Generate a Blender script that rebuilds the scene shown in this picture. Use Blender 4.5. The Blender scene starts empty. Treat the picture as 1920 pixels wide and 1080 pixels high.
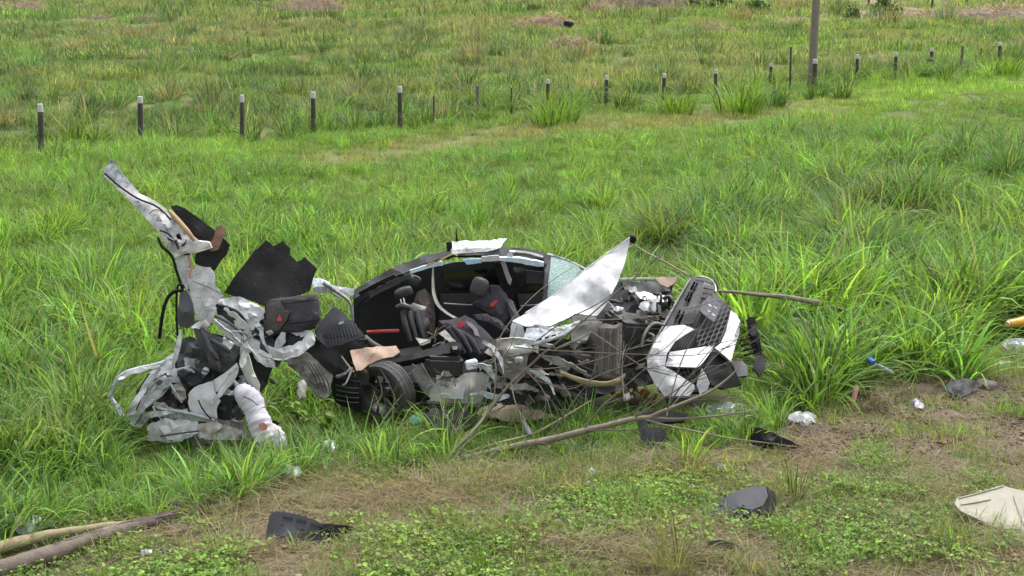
import bpy, bmesh, math, random
import numpy as np
from mathutils import Vector, Matrix, Euler, noise as mnoise
from mathutils.geometry import delaunay_2d_cdt

random.seed(7)
rng = np.random.default_rng(11)
scene = bpy.context.scene
COL = scene.collection

# ------------------------------------------------------------------ camera
CAM_H, PITCH, FPX = 5.25, math.radians(12.0), 3000.0
cam_data = bpy.data.cameras.new('camera')
cam_data.sensor_width = 36.0
cam_data.lens = 36.0 * FPX / 1920.0
cam_data.clip_start = 0.1
cam_data.clip_end = 6000.0
cam = bpy.data.objects.new('camera', cam_data)
cam.location = (0, 0, CAM_H)
cam.rotation_euler = (math.pi / 2 - PITCH, 0, 0)
COL.objects.link(cam)
scene.camera = cam

# ------------------------------------------------------------------ sky and sun (overcast)
SUN_EL, SUN_AZ = math.radians(62), math.radians(35)
world = bpy.data.worlds.new('World')
scene.world = world
world.use_nodes = True
wn = world.node_tree
wn.nodes.clear()
sky = wn.nodes.new('ShaderNodeTexSky')
sky.sky_type = 'NISHITA'
sky.sun_disc = False
sky.sun_elevation = SUN_EL
sky.sun_rotation = SUN_AZ
sky.dust_density = 4.0
hsv = wn.nodes.new('ShaderNodeHueSaturation')
hsv.inputs['Saturation'].default_value = 0.2
bg = wn.nodes.new('ShaderNodeBackground')
bg.inputs["Strength"].default_value = 0.15
wo = wn.nodes.new('ShaderNodeOutputWorld')
wn.links.new(sky.outputs[0], hsv.inputs['Color'])
wn.links.new(hsv.outputs[0], bg.inputs[0])
wn.links.new(bg.outputs[0], wo.inputs[0])
sun_d = bpy.data.lights.new('sun', 'SUN')
sun_d.energy = 1.1
sun_d.angle = math.radians(18)
sun_d.color = (1.0, 0.965, 0.91)
sun = bpy.data.objects.new('sun', sun_d)
# light travels from the sun: azimuth measured from +Y towards +X, a little behind the camera's right
sd = Vector((math.sin(SUN_AZ) * math.cos(SUN_EL), math.cos(SUN_AZ) * math.cos(SUN_EL), math.sin(SUN_EL)))
sun.rotation_euler = sd.to_track_quat('Z', 'Y').to_euler()
COL.objects.link(sun)
vs = scene.view_settings
vs.view_transform = 'Standard'
vs.look = 'None'
vs.exposure = 1.45
vs.gamma = 1.0
vs.use_curve_mapping = False
scene.cycles.max_bounces = 6
scene.cycles.diffuse_bounces = 3
scene.cycles.transmission_bounces = 4
scene.cycles.transparent_max_bounces = 4

# ------------------------------------------------------------------ where things stand
CP, SP = math.cos(PITCH), math.sin(PITCH)

def at(px, py, Y):
    """World point at distance Y along the ground on the sight line of a photo position."""
    a, u = (px - 960) / FPX, -(py - 540) / FPX
    t = Y / (CP + u * SP)
    return Vector((t * a, Y, CAM_H + t * (u * CP - SP)))

def gnd(px, py, z=0.0):
    a, u = (px - 960) / FPX, -(py - 540) / FPX
    t = (z - CAM_H) / (u * CP - SP)
    return Vector((t * a, t * (CP + u * SP), z))

def to_px(x, y, z=0.0):
    dz = z - CAM_H
    f = y * CP - dz * SP
    u = y * SP + dz * CP
    return 960 + FPX * x / f, 540 - FPX * u / f

# ------------------------------------------------------------------ numeric noise
_tab = rng.random((256, 256))
def vnoise(x, y):
    xi, yi = np.floor(x).astype(int), np.floor(y).astype(int)
    fx, fy = x - xi, y - yi
    fx, fy = fx * fx * (3 - 2 * fx), fy * fy * (3 - 2 * fy)
    g = lambda a, b: _tab[a % 256, b % 256]
    return (g(xi, yi) * (1 - fx) + g(xi + 1, yi) * fx) * (1 - fy) + (g(xi, yi + 1) * (1 - fx) + g(xi + 1, yi + 1) * fx) * fy
def fbm(x, y, s, o=3, seed=0):
    v, a, tot = 0, 1, 0
    for i in range(o):
        v = v + a * vnoise(x / s + 17.3 * i + seed * 31.7, y / s + 9.1 * i + seed * 13.1)
        tot += a; a *= .55; s = s * .47
    return v / tot
def sstep(a, b, x):
    t = np.clip((x - a) / (b - a), 0, 1)
    return t * t * (3 - 2 * t)

# ------------------------------------------------------------------ materials
MATS = {}
def _nodes(name):
    m = bpy.data.materials.new(name); m.use_nodes = True
    nt = m.node_tree; nt.nodes.clear()
    out = nt.nodes.new('ShaderNodeOutputMaterial')
    return m, nt, out

def surf(name, col, rough=0.5, metal=0.0, dirt=None, dirt_amt=0.4, scale=6.0, col2=None, bump=0.0, bscale=60.0, spec=0.5, trans=0.0, speck=0.0, scr=0.0):
    """Principled with noise colour variation, dirt blotches, specks and fine bump."""
    if name in MATS: return MATS[name]
    m, nt, out = _nodes(name)
    N, L = nt.nodes.new, nt.links.new
    p = N('ShaderNodeBsdfPrincipled')
    p.inputs['Roughness'].default_value = rough
    p.inputs['Metallic'].default_value = metal
    p.inputs['Specular IOR Level'].default_value = spec
    p.inputs['Transmission Weight'].default_value = trans
    tc = N('ShaderNodeTexCoord')
    n1 = N('ShaderNodeTexNoise'); n1.inputs['Scale'].default_value = scale; n1.inputs['Detail'].default_value = 6; n1.inputs['Roughness'].default_value = .62
    L(tc.outputs['Object'], n1.inputs['Vector'])
    mix = N('ShaderNodeMix'); mix.data_type = 'RGBA'
    c2 = col2 or tuple(c * .8 for c in col)
    mix.inputs['A'].default_value = (*col, 1); mix.inputs['B'].default_value = (*c2, 1)
    r = N('ShaderNodeMapRange'); r.inputs['From Min'].default_value = .35; r.inputs['From Max'].default_value = .68
    L(n1.outputs['Fac'], r.inputs['Value']); L(r.outputs[0], mix.inputs['Factor'])
    last = mix.outputs['Result']
    if dirt:
        n2 = N('ShaderNodeTexNoise'); n2.inputs['Scale'].default_value = scale * .6; n2.inputs['Detail'].default_value = 9; n2.inputs['Roughness'].default_value = .72
        mp = N('ShaderNodeMapping'); mp.inputs['Location'].default_value = (3.1, 7.7, 1.3)
        L(tc.outputs['Object'], mp.inputs['Vector']); L(mp.outputs[0], n2.inputs['Vector'])
        r2 = N('ShaderNodeMapRange'); r2.inputs['From Min'].default_value = .62 - .25 * dirt_amt; r2.inputs['From Max'].default_value = .78 - .1 * dirt_amt
        r2.inputs['To Max'].default_value = min(1, dirt_amt + .4)
        L(n2.outputs['Fac'], r2.inputs['Value'])
        mx = N('ShaderNodeMix'); mx.data_type = 'RGBA'
        mx.inputs['B'].default_value = (*dirt, 1)
        L(last, mx.inputs['A']); L(r2.outputs[0], mx.inputs['Factor'])
        last = mx.outputs['Result']
    if speck:
        v = N('ShaderNodeTexVoronoi'); v.inputs['Scale'].default_value = 38
        L(tc.outputs['Object'], v.inputs['Vector'])
        r3 = N('ShaderNodeMapRange'); r3.inputs['From Min'].default_value = .13; r3.inputs['From Max'].default_value = .08; r3.inputs['To Max'].default_value = speck
        L(v.outputs['Distance'], r3.inputs['Value'])
        mx = N('ShaderNodeMix'); mx.data_type = 'RGBA'; mx.inputs['B'].default_value = (.42, .38, .31, 1)
        L(last, mx.inputs['A']); L(r3.outputs[0], mx.inputs['Factor']); last = mx.outputs['Result']
    if scr:                                                         # thin dark scratches, cracks and creases
        for sc_, off, w_ in ((7.0, 0.0, .010), (16.0, 4.0, .016)):
            ns = N('ShaderNodeTexNoise'); ns.inputs['Scale'].default_value = sc_; ns.inputs['Detail'].default_value = 3; ns.inputs['Roughness'].default_value = .55; ns.inputs['Distortion'].default_value = .6
            mp = N('ShaderNodeMapping'); mp.inputs['Location'].default_value = (off, 2.0, off); mp.inputs['Rotation'].default_value = (.4, .9 + off, .3); mp.inputs['Scale'].default_value = (1, .35, 1)
            L(tc.outputs['Object'], mp.inputs['Vector']); L(mp.outputs[0], ns.inputs['Vector'])
            sb_ = N('ShaderNodeMath'); sb_.operation = 'SUBTRACT'; sb_.inputs[1].default_value = .5; L(ns.outputs['Fac'], sb_.inputs[0])
            ab_ = N('ShaderNodeMath'); ab_.operation = 'ABSOLUTE'; L(sb_.outputs[0], ab_.inputs[0])
            r4 = N('ShaderNodeMapRange'); r4.inputs['From Min'].default_value = w_ * .4; r4.inputs['From Max'].default_value = w_; r4.inputs['To Min'].default_value = scr; r4.inputs['To Max'].default_value = 0
            L(ab_.outputs[0], r4.inputs['Value'])
            mx = N('ShaderNodeMix'); mx.data_type = 'RGBA'; mx.inputs['B'].default_value = (.05, .046, .042, 1)
            L(last, mx.inputs['A']); L(r4.outputs[0], mx.inputs['Factor']); last = mx.outputs['Result']
    L(last, p.inputs['Base Color'])
    if bump:
        n3 = N('ShaderNodeTexNoise'); n3.inputs['Scale'].default_value = bscale; n3.inputs['Detail'].default_value = 4
        L(tc.outputs['Object'], n3.inputs['Vector'])
        b = N('ShaderNodeBump'); b.inputs['Strength'].default_value = bump; b.inputs['Distance'].default_value = .01
        L(n3.outputs['Fac'], b.inputs['Height']); L(b.outputs[0], p.inputs['Normal'])
    L(p.outputs[0], out.inputs[0])
    MATS[name] = m
    return m

def plant_mat(name, fixed=None, transl=.48, gloss=.22):
    """Leaf: colour carried by the plant (tint) times each blade's own shade; diffuse + translucent + soft sheen."""
    m, nt, out = _nodes(name)
    N, L = nt.nodes.new, nt.links.new
    if fixed is None:
        t = N('ShaderNodeAttribute'); t.attribute_type = 'INSTANCER'; t.attribute_name = 'tint'; tint = t.outputs['Color']
    else:
        t = N('ShaderNodeRGB'); t.outputs[0].default_value = (*fixed, 1); tint = t.outputs[0]
    b = N('ShaderNodeAttribute'); b.attribute_name = 'shade'
    sep = N('ShaderNodeSeparateColor'); L(b.outputs['Color'], sep.inputs[0])
    mul = N('ShaderNodeVectorMath'); mul.operation = 'SCALE'
    L(tint, mul.inputs[0]); L(sep.outputs[0], mul.inputs['Scale'])
    dry = N('ShaderNodeMix'); dry.data_type = 'RGBA'; dry.inputs['B'].default_value = (.29, .26, .16, 1)
    L(mul.outputs[0], dry.inputs['A']); L(sep.outputs[1], dry.inputs['Factor'])
    d = N('ShaderNodeBsdfPrincipled'); d.inputs['Roughness'].default_value = .55; d.inputs['Specular IOR Level'].default_value = gloss
    tr = N('ShaderNodeBsdfTranslucent')
    yl = N('ShaderNodeMix'); yl.data_type = 'RGBA'; yl.blend_type = 'MULTIPLY'; yl.inputs['Factor'].default_value = 1; yl.inputs['B'].default_value = (1.32, 1.25, .6, 1)
    L(dry.outputs['Result'], yl.inputs['A']); L(yl.outputs['Result'], tr.inputs['Color'])
    L(dry.outputs['Result'], d.inputs['Base Color'])
    mx = N('ShaderNodeMixShader'); mx.inputs[0].default_value = transl
    L(d.outputs[0], mx.inputs[1]); L(tr.outputs[0], mx.inputs[2]); L(mx.outputs[0], out.inputs[0])
    return m

# ------------------------------------------------------------------ zones of the ground (returns masks for world x, y)
FENCE_PX = [(-400, 325), (80, 291), (265, 262), (455, 266), (588, 250), (750, 236), (895, 214), (1028, 200), (1138, 195), (1243, 187), (1340, 180), (1440, 163), (1525, 161), (1605, 152), (1680, 142), (1747, 128), (1800, 132), (1873, 120), (2400, 80)]
MOWN_PX = [(-400, 420), (0, 395), (300, 350), (600, 300), (900, 262), (1200, 238), (1500, 200), (1700, 186), (1900, 172), (2400, 150)]
VERGE_PX = [(-500, 1060), (0, 1010), (330, 955), (520, 905), (900, 885), (1200, 860), (1400, 845), (1490, 770), (1600, 715), (1750, 682), (1920, 655), (2400, 600)]
CAR_X0, CAR_X1, CAR_Y0, CAR_Y1 = -1.9, 2.45, 17.45, 19.5

def zones(x, y):
    px, py = to_px(x, y)
    ip = lambda P: np.interp(px, [p[0] for p in P], [p[1] for p in P])
    wob = (fbm(x, y, 1.4, 3, 1) - .5)
    fy = ip(FENCE_PX)
    beyond = sstep(3, -6, py - fy)
    fence = np.exp(-((py - fy - 6) / 20.0) ** 2)
    my = ip(MOWN_PX)
    mw = np.interp(px, [300, 600, 1200, 1500, 1900], [4, 15, 17, 13, 6])
    mown = np.exp(-((py - my - 16 * wob) / mw) ** 2) * sstep(380, 600, px) * sstep(1750, 1450, px)
    lime = 1.15 * np.exp(-((py - (fy + 38)) / 28.0) ** 2) * sstep(1350, 1600, px)
    lime = np.maximum(lime, np.exp(-((py - 322) / 14.0) ** 2) * sstep(200, 20, px) * .9)
    lime = np.maximum(lime, np.exp(-((py - 292) / 16.0) ** 2) * np.exp(-((px - 420) / 70.0) ** 2))
    vy = ip(VERGE_PX)
    verge = sstep(-14, 22, py - vy + 90 * wob)
    dark = np.zeros_like(px)
    for cx, cy, rx, ry, a in ((1540, 262, 70, 26, .9), (1500, 350, 60, 34, .8), (1760, 300, 130, 45, .8), (1650, 400, 150, 50, .8), (1300, 480, 190, 55, .8), (1860, 330, 90, 70, .6),
                              (1600, 520, 130, 50, .8), (1010, 330, 34, 30, .9), (1100, 440, 120, 40, .55), (200, 640, 140, 90, .35), (60, 760, 90, 40, .3)):
        dark = np.maximum(dark, a * np.exp(-((px - cx) / rx) ** 2 - ((py - cy) / ry) ** 2))
    dark = np.clip(dark * (.35 + 1.4 * sstep(.35, .65, fbm(x, y, 1.0, 2, 3))), 0, 1)
    car = ((x > CAR_X0) & (x < CAR_X1) & (y > CAR_Y0) & (y < CAR_Y1)).astype(float)
    lime = np.maximum(lime, .75 * np.exp(-((px - 250) / 300) ** 2 - ((py - 905) / 55) ** 2))
    lime = np.maximum(lime, .6 * np.exp(-((px - 1480) / 110) ** 2 - ((py - 640) / 40) ** 2))
    weed = sstep(.46, .62, fbm(x, y, 1.1, 3, 5) + .30 * np.exp(-((px - 1700) / 260) ** 2 - ((py - 990) / 75) ** 2) + .16 * np.exp(-((px - 740) / 150) ** 2 - ((py - 1030) / 60) ** 2)
                 + .2 * np.exp(-((px - 330) / 180) ** 2 - ((py - 1040) / 40) ** 2) - .40 * np.exp(-((px - 1670) / 290) ** 2 - ((py - 790) / 66) ** 2)
                 - .22 * np.exp(-((px - 470) / 150) ** 2 - ((py - 950) / 45) ** 2) - .16 * np.exp(-((px - 850) / 130) ** 2 - ((py - 915) / 32) ** 2) - .2 * np.exp(-((px - 1150) / 130) ** 2 - ((py - 1040) / 40) ** 2))
    return dict(px=px, py=py, beyond=beyond, fence=fence, mown=mown, lime=lime, verge=verge, dark=dark, car=car, weed=weed)

CLEAR_SPOTS = [(1415, 735, 56, 45), (330, 795, 125, 30), (1905, 640, 60, 40), (1652, 698, 38, 18), (1885, 975, 120, 58), (1388, 965, 84, 50), (575, 1022, 105, 50), (1455, 832, 60, 26), (1800, 735, 50, 26), (1355, 775, 50, 26), (1225, 835, 40, 26), (1358, 1030, 46, 26), (1455, 772, 42, 34), (90, 1050, 120, 34), (230, 1005, 90, 24), (930, 852, 95, 22)]
def spot_clear(px, py):
    k = np.ones_like(px)
    for cx, cy, rx, ry in CLEAR_SPOTS: k *= 1 - .93 * np.exp(-(((px - cx) / rx) ** 2 + ((py - cy) / ry) ** 2) ** 2)
    return k
def bank(px, py): return np.exp(-((px - 1690) / 230) ** 2 - ((py - 790) / 60) ** 2)
def ground_z(x, y):
    near = np.exp(-((y - 15) / 14.0) ** 2)
    z = (fbm(x, y, 3.2, 3, 8) - .5) * .22 * (.35 + .65 * near) + (fbm(x, y, 9.0, 2, 9) - .5) * .35 * sstep(20, 45, y)
    px, py = to_px(x, np.maximum(y, 1.0))
    z = z + (fbm(x, y, .34, 3, 10) - .5) * (.11 + .16 * bank(px, py)) * near
    return z * sstep(4.5, 10, y)

# ------------------------------------------------------------------ ground sheet
def tag(o, label=None, cat=None, group=None, kind=None):
    if label: o['label'] = label
    if cat: o['category'] = cat
    if group: o['group'] = group
    if kind or cat: o['kind'] = kind or 'thing'
    return o

def link_mesh(name, verts, faces, mats, parent=None, smooth=False):
    me = bpy.data.meshes.new(name)
    me.from_pydata([tuple(v) for v in verts], [], faces)
    for m in (mats if isinstance(mats, (list, tuple)) else [mats]): me.materials.append(m)
    if smooth:
        me.polygons.foreach_set('use_smooth', [True] * len(me.polygons))
    o = bpy.data.objects.new(name, me)
    COL.objects.link(o)
    if parent: o.parent = parent
    return o

def build_ground():
    ys = np.concatenate([np.linspace(-400, 4, 12), np.linspace(5, 11, 12), np.linspace(11.2, 24, 230), np.linspace(24.2, 60, 150), np.geomspace(61, 300, 70), np.geomspace(330, 4000, 16)])
    us = np.linspace(-1, 1, 381)
    hw = np.interp(ys, [-400, 0, 11, 24, 60, 300, 4000], [400, 60, 9, 14, 34, 160, 3500])
    Y, U = np.meshgrid(ys, us, indexing='ij')
    X = U * hw[:, None]
    Z = ground_z(X, Y)
    nv, nu = Y.shape
    v = np.stack([X, Y, Z], -1).reshape(-1, 3)
    i = np.arange((nv - 1) * nu).reshape(nv - 1, nu)[:, :-1].ravel()
    f = np.stack([i, i + 1, i + nu + 1, i + nu], 1)
    me = bpy.data.meshes.new('ground')
    me.from_pydata(v.tolist(), [], f.tolist())
    me.polygons.foreach_set('use_smooth', np.ones(len(f), bool))
    z = zones(v[:, 0], v[:, 1])
    c = np.ones((len(v), 4), np.float32)
    c[:, 0] = np.clip(z['verge'] * (1 - .6 * z['weed']), 0, 1)                         # bare soil
    c[:, 1] = .75 * np.clip(np.maximum(z['mown'], z['beyond'] * sstep(.5, .7, fbm(v[:, 0], v[:, 1], 3.5, 3, 12))), 0, 1)   # dry straw
    c[:, 2] = np.clip(sstep(1250, 1500, z['px']) * sstep(58, 40, z['py'] + 26 * (fbm(v[:, 0], v[:, 1], 8, 2, 13) - .5)), 0, 1)   # reddish far soil
    a = me.color_attributes.new('zone', 'FLOAT_COLOR', 'POINT')
    a.data.foreach_set('color', c.ravel())
    m, nt, out = _nodes('ground_soil')
    N, L = nt.nodes.new, nt.links.new
    p = N('ShaderNodeBsdfPrincipled'); p.inputs['Roughness'].default_value = .95; p.inputs['Specular IOR Level'].default_value = .15
    geo = N('ShaderNodeNewGeometry')
    at_ = N('ShaderNodeAttribute'); at_.attribute_name = 'zone'
    sep = N('ShaderNodeSeparateColor'); L(at_.outputs['Color'], sep.inputs[0])
    def noise(s, d=8, r=.65, stretch=None):
        n = N('ShaderNodeTexNoise'); n.inputs['Scale'].default_value = s; n.inputs['Detail'].default_value = d; n.inputs['Roughness'].default_value = r
        L(geo.outputs['Position'], n.inputs['Vector']); return n.outputs['Fac']
    def mixc(fac, A, B, lo=0, hi=1):
        r = N('ShaderNodeMapRange'); r.inputs['From Min'].default_value = lo; r.inputs['From Max'].default_value = hi
        L(fac, r.inputs['Value'])
        x = N('ShaderNodeMix'); x.data_type = 'RGBA'; L(r.outputs[0], x.inputs['Factor'])
        for k, s in (('A', A), ('B', B)):
            if isinstance(s, tuple): x.inputs[k].default_value = (*s, 1)
            else: L(s, x.inputs[k])
        return x.outputs['Result']
    soil = mixc(noise(2.2), (.062, .046, .036), (.185, .142, .106), .38, .64)
    soil = mixc(noise(30, 6, .8), soil, (.055, .038, .027), .56, .68)
    soil = mixc(noise(60, 5, .8), soil, (.33, .26, .17), .6, .72)
    thatch = mixc(noise(9), (.065, .095, .024), (.12, .125, .045), .4, .7)
    straw = mixc(noise(5), (.17, .15, .075), (.10, .125, .045), .4, .65)
    red = mixc(noise(1.2), (.215, .145, .095), (.12, .10, .055), .4, .65)
    c_ = mixc(sep.outputs[0], thatch, soil)
    c_ = mixc(sep.outputs[1], c_, straw)
    c_ = mixc(sep.outputs[2], c_, red)
    L(c_, p.inputs['Base Color'])
    b = N('ShaderNodeBump'); b.inputs['Strength'].default_value = .9; b.inputs['Distance'].default_value = .035
    L(noise(22, 9, .75), b.inputs['Height']); L(b.outputs[0], p.inputs['Normal'])
    L(p.outputs[0], out.inputs[0])
    me.materials.append(m)
    o = bpy.data.objects.new('ground', me)
    COL.objects.link(o)
    tag(o, 'open field of soil and thatch under the grass', kind='structure')
    return o
ground = build_ground()

# ------------------------------------------------------------------ grass plants (source meshes for the scatter)
class Plant:
    def __init__(s): s.v, s.f, s.c = [], [], []
    def blade(s, base, az, length, width, lean, droop, seg=4, shade=1.0, dry=0.0, fold=True, twist=0.0):
        """A tapering strip that leaves the ground at `lean` from vertical and bends over by `droop`."""
        d = Vector((math.cos(az), math.sin(az), 0)); side = Vector((-math.sin(az), math.cos(az), 0))
        p = Vector(base); n0 = len(s.v); ang = lean
        for k in range(seg + 1):
            t = k / seg
            w = width * (.55 + .45 * min(1, t * 4)) * (1 - t ** 2.2) * .5
            sd_ = side * math.cos(twist * t) + Vector((0, 0, 1)) * math.sin(twist * t)
            if k == seg:
                s.v.append(p.copy()); s.c.append((shade, dry))
            else:
                s.v += [p - sd_ * w, p + sd_ * w]; s.c += [(shade, dry)] * 2
            st = length / seg
            p = p + (d * math.sin(ang) + Vector((0, 0, 1)) * math.cos(ang)) * st
            ang += droop / seg * (0.5 + t)
        for k in range(seg - 1):
            a = n0 + 2 * k
            s.f.append((a, a + 1, a + 3, a + 2))
        a = n0 + 2 * (seg - 1)
        s.f.append((a, a + 1, a + 2))
    def leaf(s, c, nrm, r, az, shade=1.0, dry=0.0):
        n = Vector(nrm).normalized(); u = n.orthogonal().normalized(); w = n.cross(u)
        u, w = u * math.cos(az) + w * math.sin(az), w * math.cos(az) - u * math.sin(az)
        n0 = len(s.v); c = Vector(c)
        for (a, b, h) in ((-1, 0, 0), (-.35, .62, .14), (.45, .58, .12), (1, 0, -.1), (.45, -.58, .12), (-.35, -.62, .14)):
            s.v.append(c + u * a * r + w * b * r + n * h * r); s.c.append((shade, dry))
        s.v.append(c - n * .02 * r); s.c.append((shade, dry))
        for k in range(6): s.f.append((n0 + 6, n0 + k, n0 + (k + 1) % 6))
    def mesh(s, name, mat):
        me = bpy.data.meshes.new(name)
        me.from_pydata([tuple(v) for v in s.v], [], s.f)
        me.materials.append(mat)
        a = me.color_attributes.new('shade', 'FLOAT_COLOR', 'POINT')
        c = np.zeros((len(s.v), 4), np.float32); c[:, :2] = s.c; c[:, 3] = 1
        a.data.foreach_set('color', c.ravel())
        me.polygons.foreach_set('use_smooth', [True] * len(me.polygons))
        return me

R = random.uniform
def sh(): return max(.35, random.gauss(1, .34))
def dr(p): return R(.5, 1) if random.random() < p else max(0, random.gauss(0, .06))
def lush(n=30, L=(.42, .92), W=(.014, .034), rad=.13, dry=.05, droop=(.6, 2.3), lean=(.05, .85), seg=6):
    P = Plant()
    for i in range(n):
        r, a = rad * math.sqrt(random.random()), R(0, 6.283)
        P.blade((r * math.cos(a), r * math.sin(a), -.03), a + R(-.9, .9), R(*L), R(*W), R(*lean), R(*droop), seg, sh(), dr(dry), twist=R(-.9, .9))
    return P
def turf(n=80, L=(.08, .26), W=(.005, .012), rad=.26, dry=.12, seg=3):
    P = Plant()
    for i in range(n):
        r, a = rad * math.sqrt(random.random()), R(0, 6.283)
        P.blade((r * math.cos(a), r * math.sin(a), -.02), R(0, 6.283), R(*L), R(*W), R(.1, .9), R(.2, 1.4), seg, sh(), dr(dry))
    return P
def weedpatch(n=70, rad=.24, size=(.009, .020)):
    P = Plant()
    for i in range(n):
        r, a = rad * math.sqrt(random.random()), R(0, 6.283)
        c = Vector((r * math.cos(a), r * math.sin(a), R(.015, .085)))
        s_ = sh()
        k = random.choice((1, 2, 3))
        for j in range(k):
            b = a + j * 2.1
            q = c + Vector((math.cos(b), math.sin(b), R(-.2, .3))) * .018
            P.leaf(q, (R(-.6, .6), R(-.6, .6), 1), R(*size), b, s_ * R(.8, 1.2), dr(.05))
        if random.random() < .35:
            P.blade((c.x, c.y, -.01), R(0, 6.28), R(.06, .16), .005, R(.1, .8), R(.2, 1), 3, sh(), dr(.2))
    return P
def straw(n=60, rad=.3, L=(.1, .38), W=(.003, .007)):
    P = Plant()
    for i in range(n):
        r, a = rad * math.sqrt(random.random()), R(0, 6.283)
        P.blade((r * math.cos(a), r * math.sin(a), R(.0, .035)), R(0, 6.283), R(*L), R(*W), R(1.2, 1.62), R(-.25, .25), 3, sh(), R(.3, 1), twist=R(-1.5, 1.5))
    return P
def farpatch(n=130, rad=.85, L=(.22, .6), W=(.018, .042), dry=.1):
    P = Plant()
    for i in range(n):
        r, a = rad * math.sqrt(random.random()), R(0, 6.283)
        P.blade((r * math.cos(a), r * math.sin(a), -.02), R(0, 6.283), R(*L), R(*W), R(.05, .8), R(.2, 1.7), 3, sh(), dr(dry))
    return P
def tussock(n=130, rad=.28, L=(.4, .85), W=(.012, .03), dry=.2):
    return lush(n, L, W, rad, dry, (.2, 1.6), (.05, .95), 4)

src = bpy.data.collections.new('grass_sources')
leaf_mat = plant_mat('grass_blade')
weed_mat = plant_mat('weed_leaf', transl=.4, gloss=.15)
KIND = {}
def add_sources(kind, fn, count, mat):
    ids = []
    for i in range(count):
        idx = len(src.objects)
        me = fn().mesh('blades', mat)
        o = bpy.data.objects.new('clump_%03d' % idx, me)
        src.objects.link(o); ids.append(idx)
    KIND[kind] = ids
add_sources('lush', lush, 6, leaf_mat)
add_sources('tall', lambda: lush(46, (.6, 1.3), (.016, .036), .18, .06, (.7, 2.4), (.03, .65), 6), 5, leaf_mat)
add_sources('turf', turf, 4, leaf_mat)
add_sources('weed', weedpatch, 5, weed_mat)
add_sources('straw', straw, 4, leaf_mat)
add_sources('far', farpatch, 5, leaf_mat)
add_sources('tuss', tussock, 4, leaf_mat)
add_sources('vfar', lambda: farpatch(120, 1.7, (.3, .75), (.04, .085), .1), 4, leaf_mat)
def clods(n=26, rad=.3):
    P = Plant()
    for i in range(n):
        r, a = rad * math.sqrt(random.random()), R(0, 6.283)
        c = Vector((r * math.cos(a), r * math.sin(a), 0)); q = R(.005, .02) * (1 if random.random() < .85 else 1.7)
        n0 = len(P.v); s_ = R(.5, 1.5)
        bm = bmesh.new(); bmesh.ops.create_icosphere(bm, subdivisions=1, radius=q)
        for v in bm.verts: P.v.append(c + Vector((v.co.x * R(.8, 1.4), v.co.y * R(.8, 1.4), v.co.z * R(.4, .8)))); P.c.append((s_, 0))
        bm.verts.index_update(); P.f += [[v.index + n0 for v in f.verts] for f in bm.faces]; bm.free()
    return P
add_sources('clod', clods, 4, plant_mat('soil_clod', transl=.0, gloss=.05))
add_sources('lay', lambda: lush(40, (.4, .85), (.011, .024), .2, .12, (-.1, .5), (.95, 1.45), 4), 4, leaf_mat)

# ------------------------------------------------------------------ scatter
PTS = {k: [] for k in ('co', 'rot', 'scl', 'idx', 'tint')}
def put(kind, x, y, scl, tint, tilt=.15, zoff=0.0):
    n = len(x)
    if n == 0: return
    z = ground_z(x, y) + zoff
    PTS['co'].append(np.stack([x, y, z], 1))
    PTS['rot'].append(np.stack([rng.normal(0, tilt, n), rng.normal(0, tilt, n), rng.uniform(0, 6.283, n)], 1))
    PTS['scl'].append(scl)
    PTS['idx'].append(rng.choice(KIND[kind], n))
    PTS['tint'].append(np.concatenate([np.clip(tint, .004, .6), np.ones((n, 1))], 1))
def sample(y0, y1, dens, margin=1.22):
    """Uniform random ground points between two distances, a little wider than the frame."""
    w = lambda y: (.335 * y * margin + .5)
    n = int(dens * (y1 - y0) * (w(y0) + w(y1)))
    y = rng.uniform(y0, y1, n); x = rng.uniform(-1, 1, n) * w(y1)
    k = np.abs(x) < w(y)
    return x[k], y[k]
def col(base, n, var=.21):
    g = rng.normal(0, var, (n, 1)); h = rng.normal(0, var * .6, (n, 1))
    c = np.array(base)[None, :] * np.exp(g)
    c[:, 0:1] *= np.exp(h)
    return c
def lerp(a, b, t): return a * (1 - t[:, None]) + b * t[:, None]

GREEN, LIME, DEEP, OLIVE, TAN, BLUEG = (.120, .240, .046), (.176, .325, .055), (.056, .130, .040), (.155, .200, .062), (.26, .225, .115), (.105, .220, .064)

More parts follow.
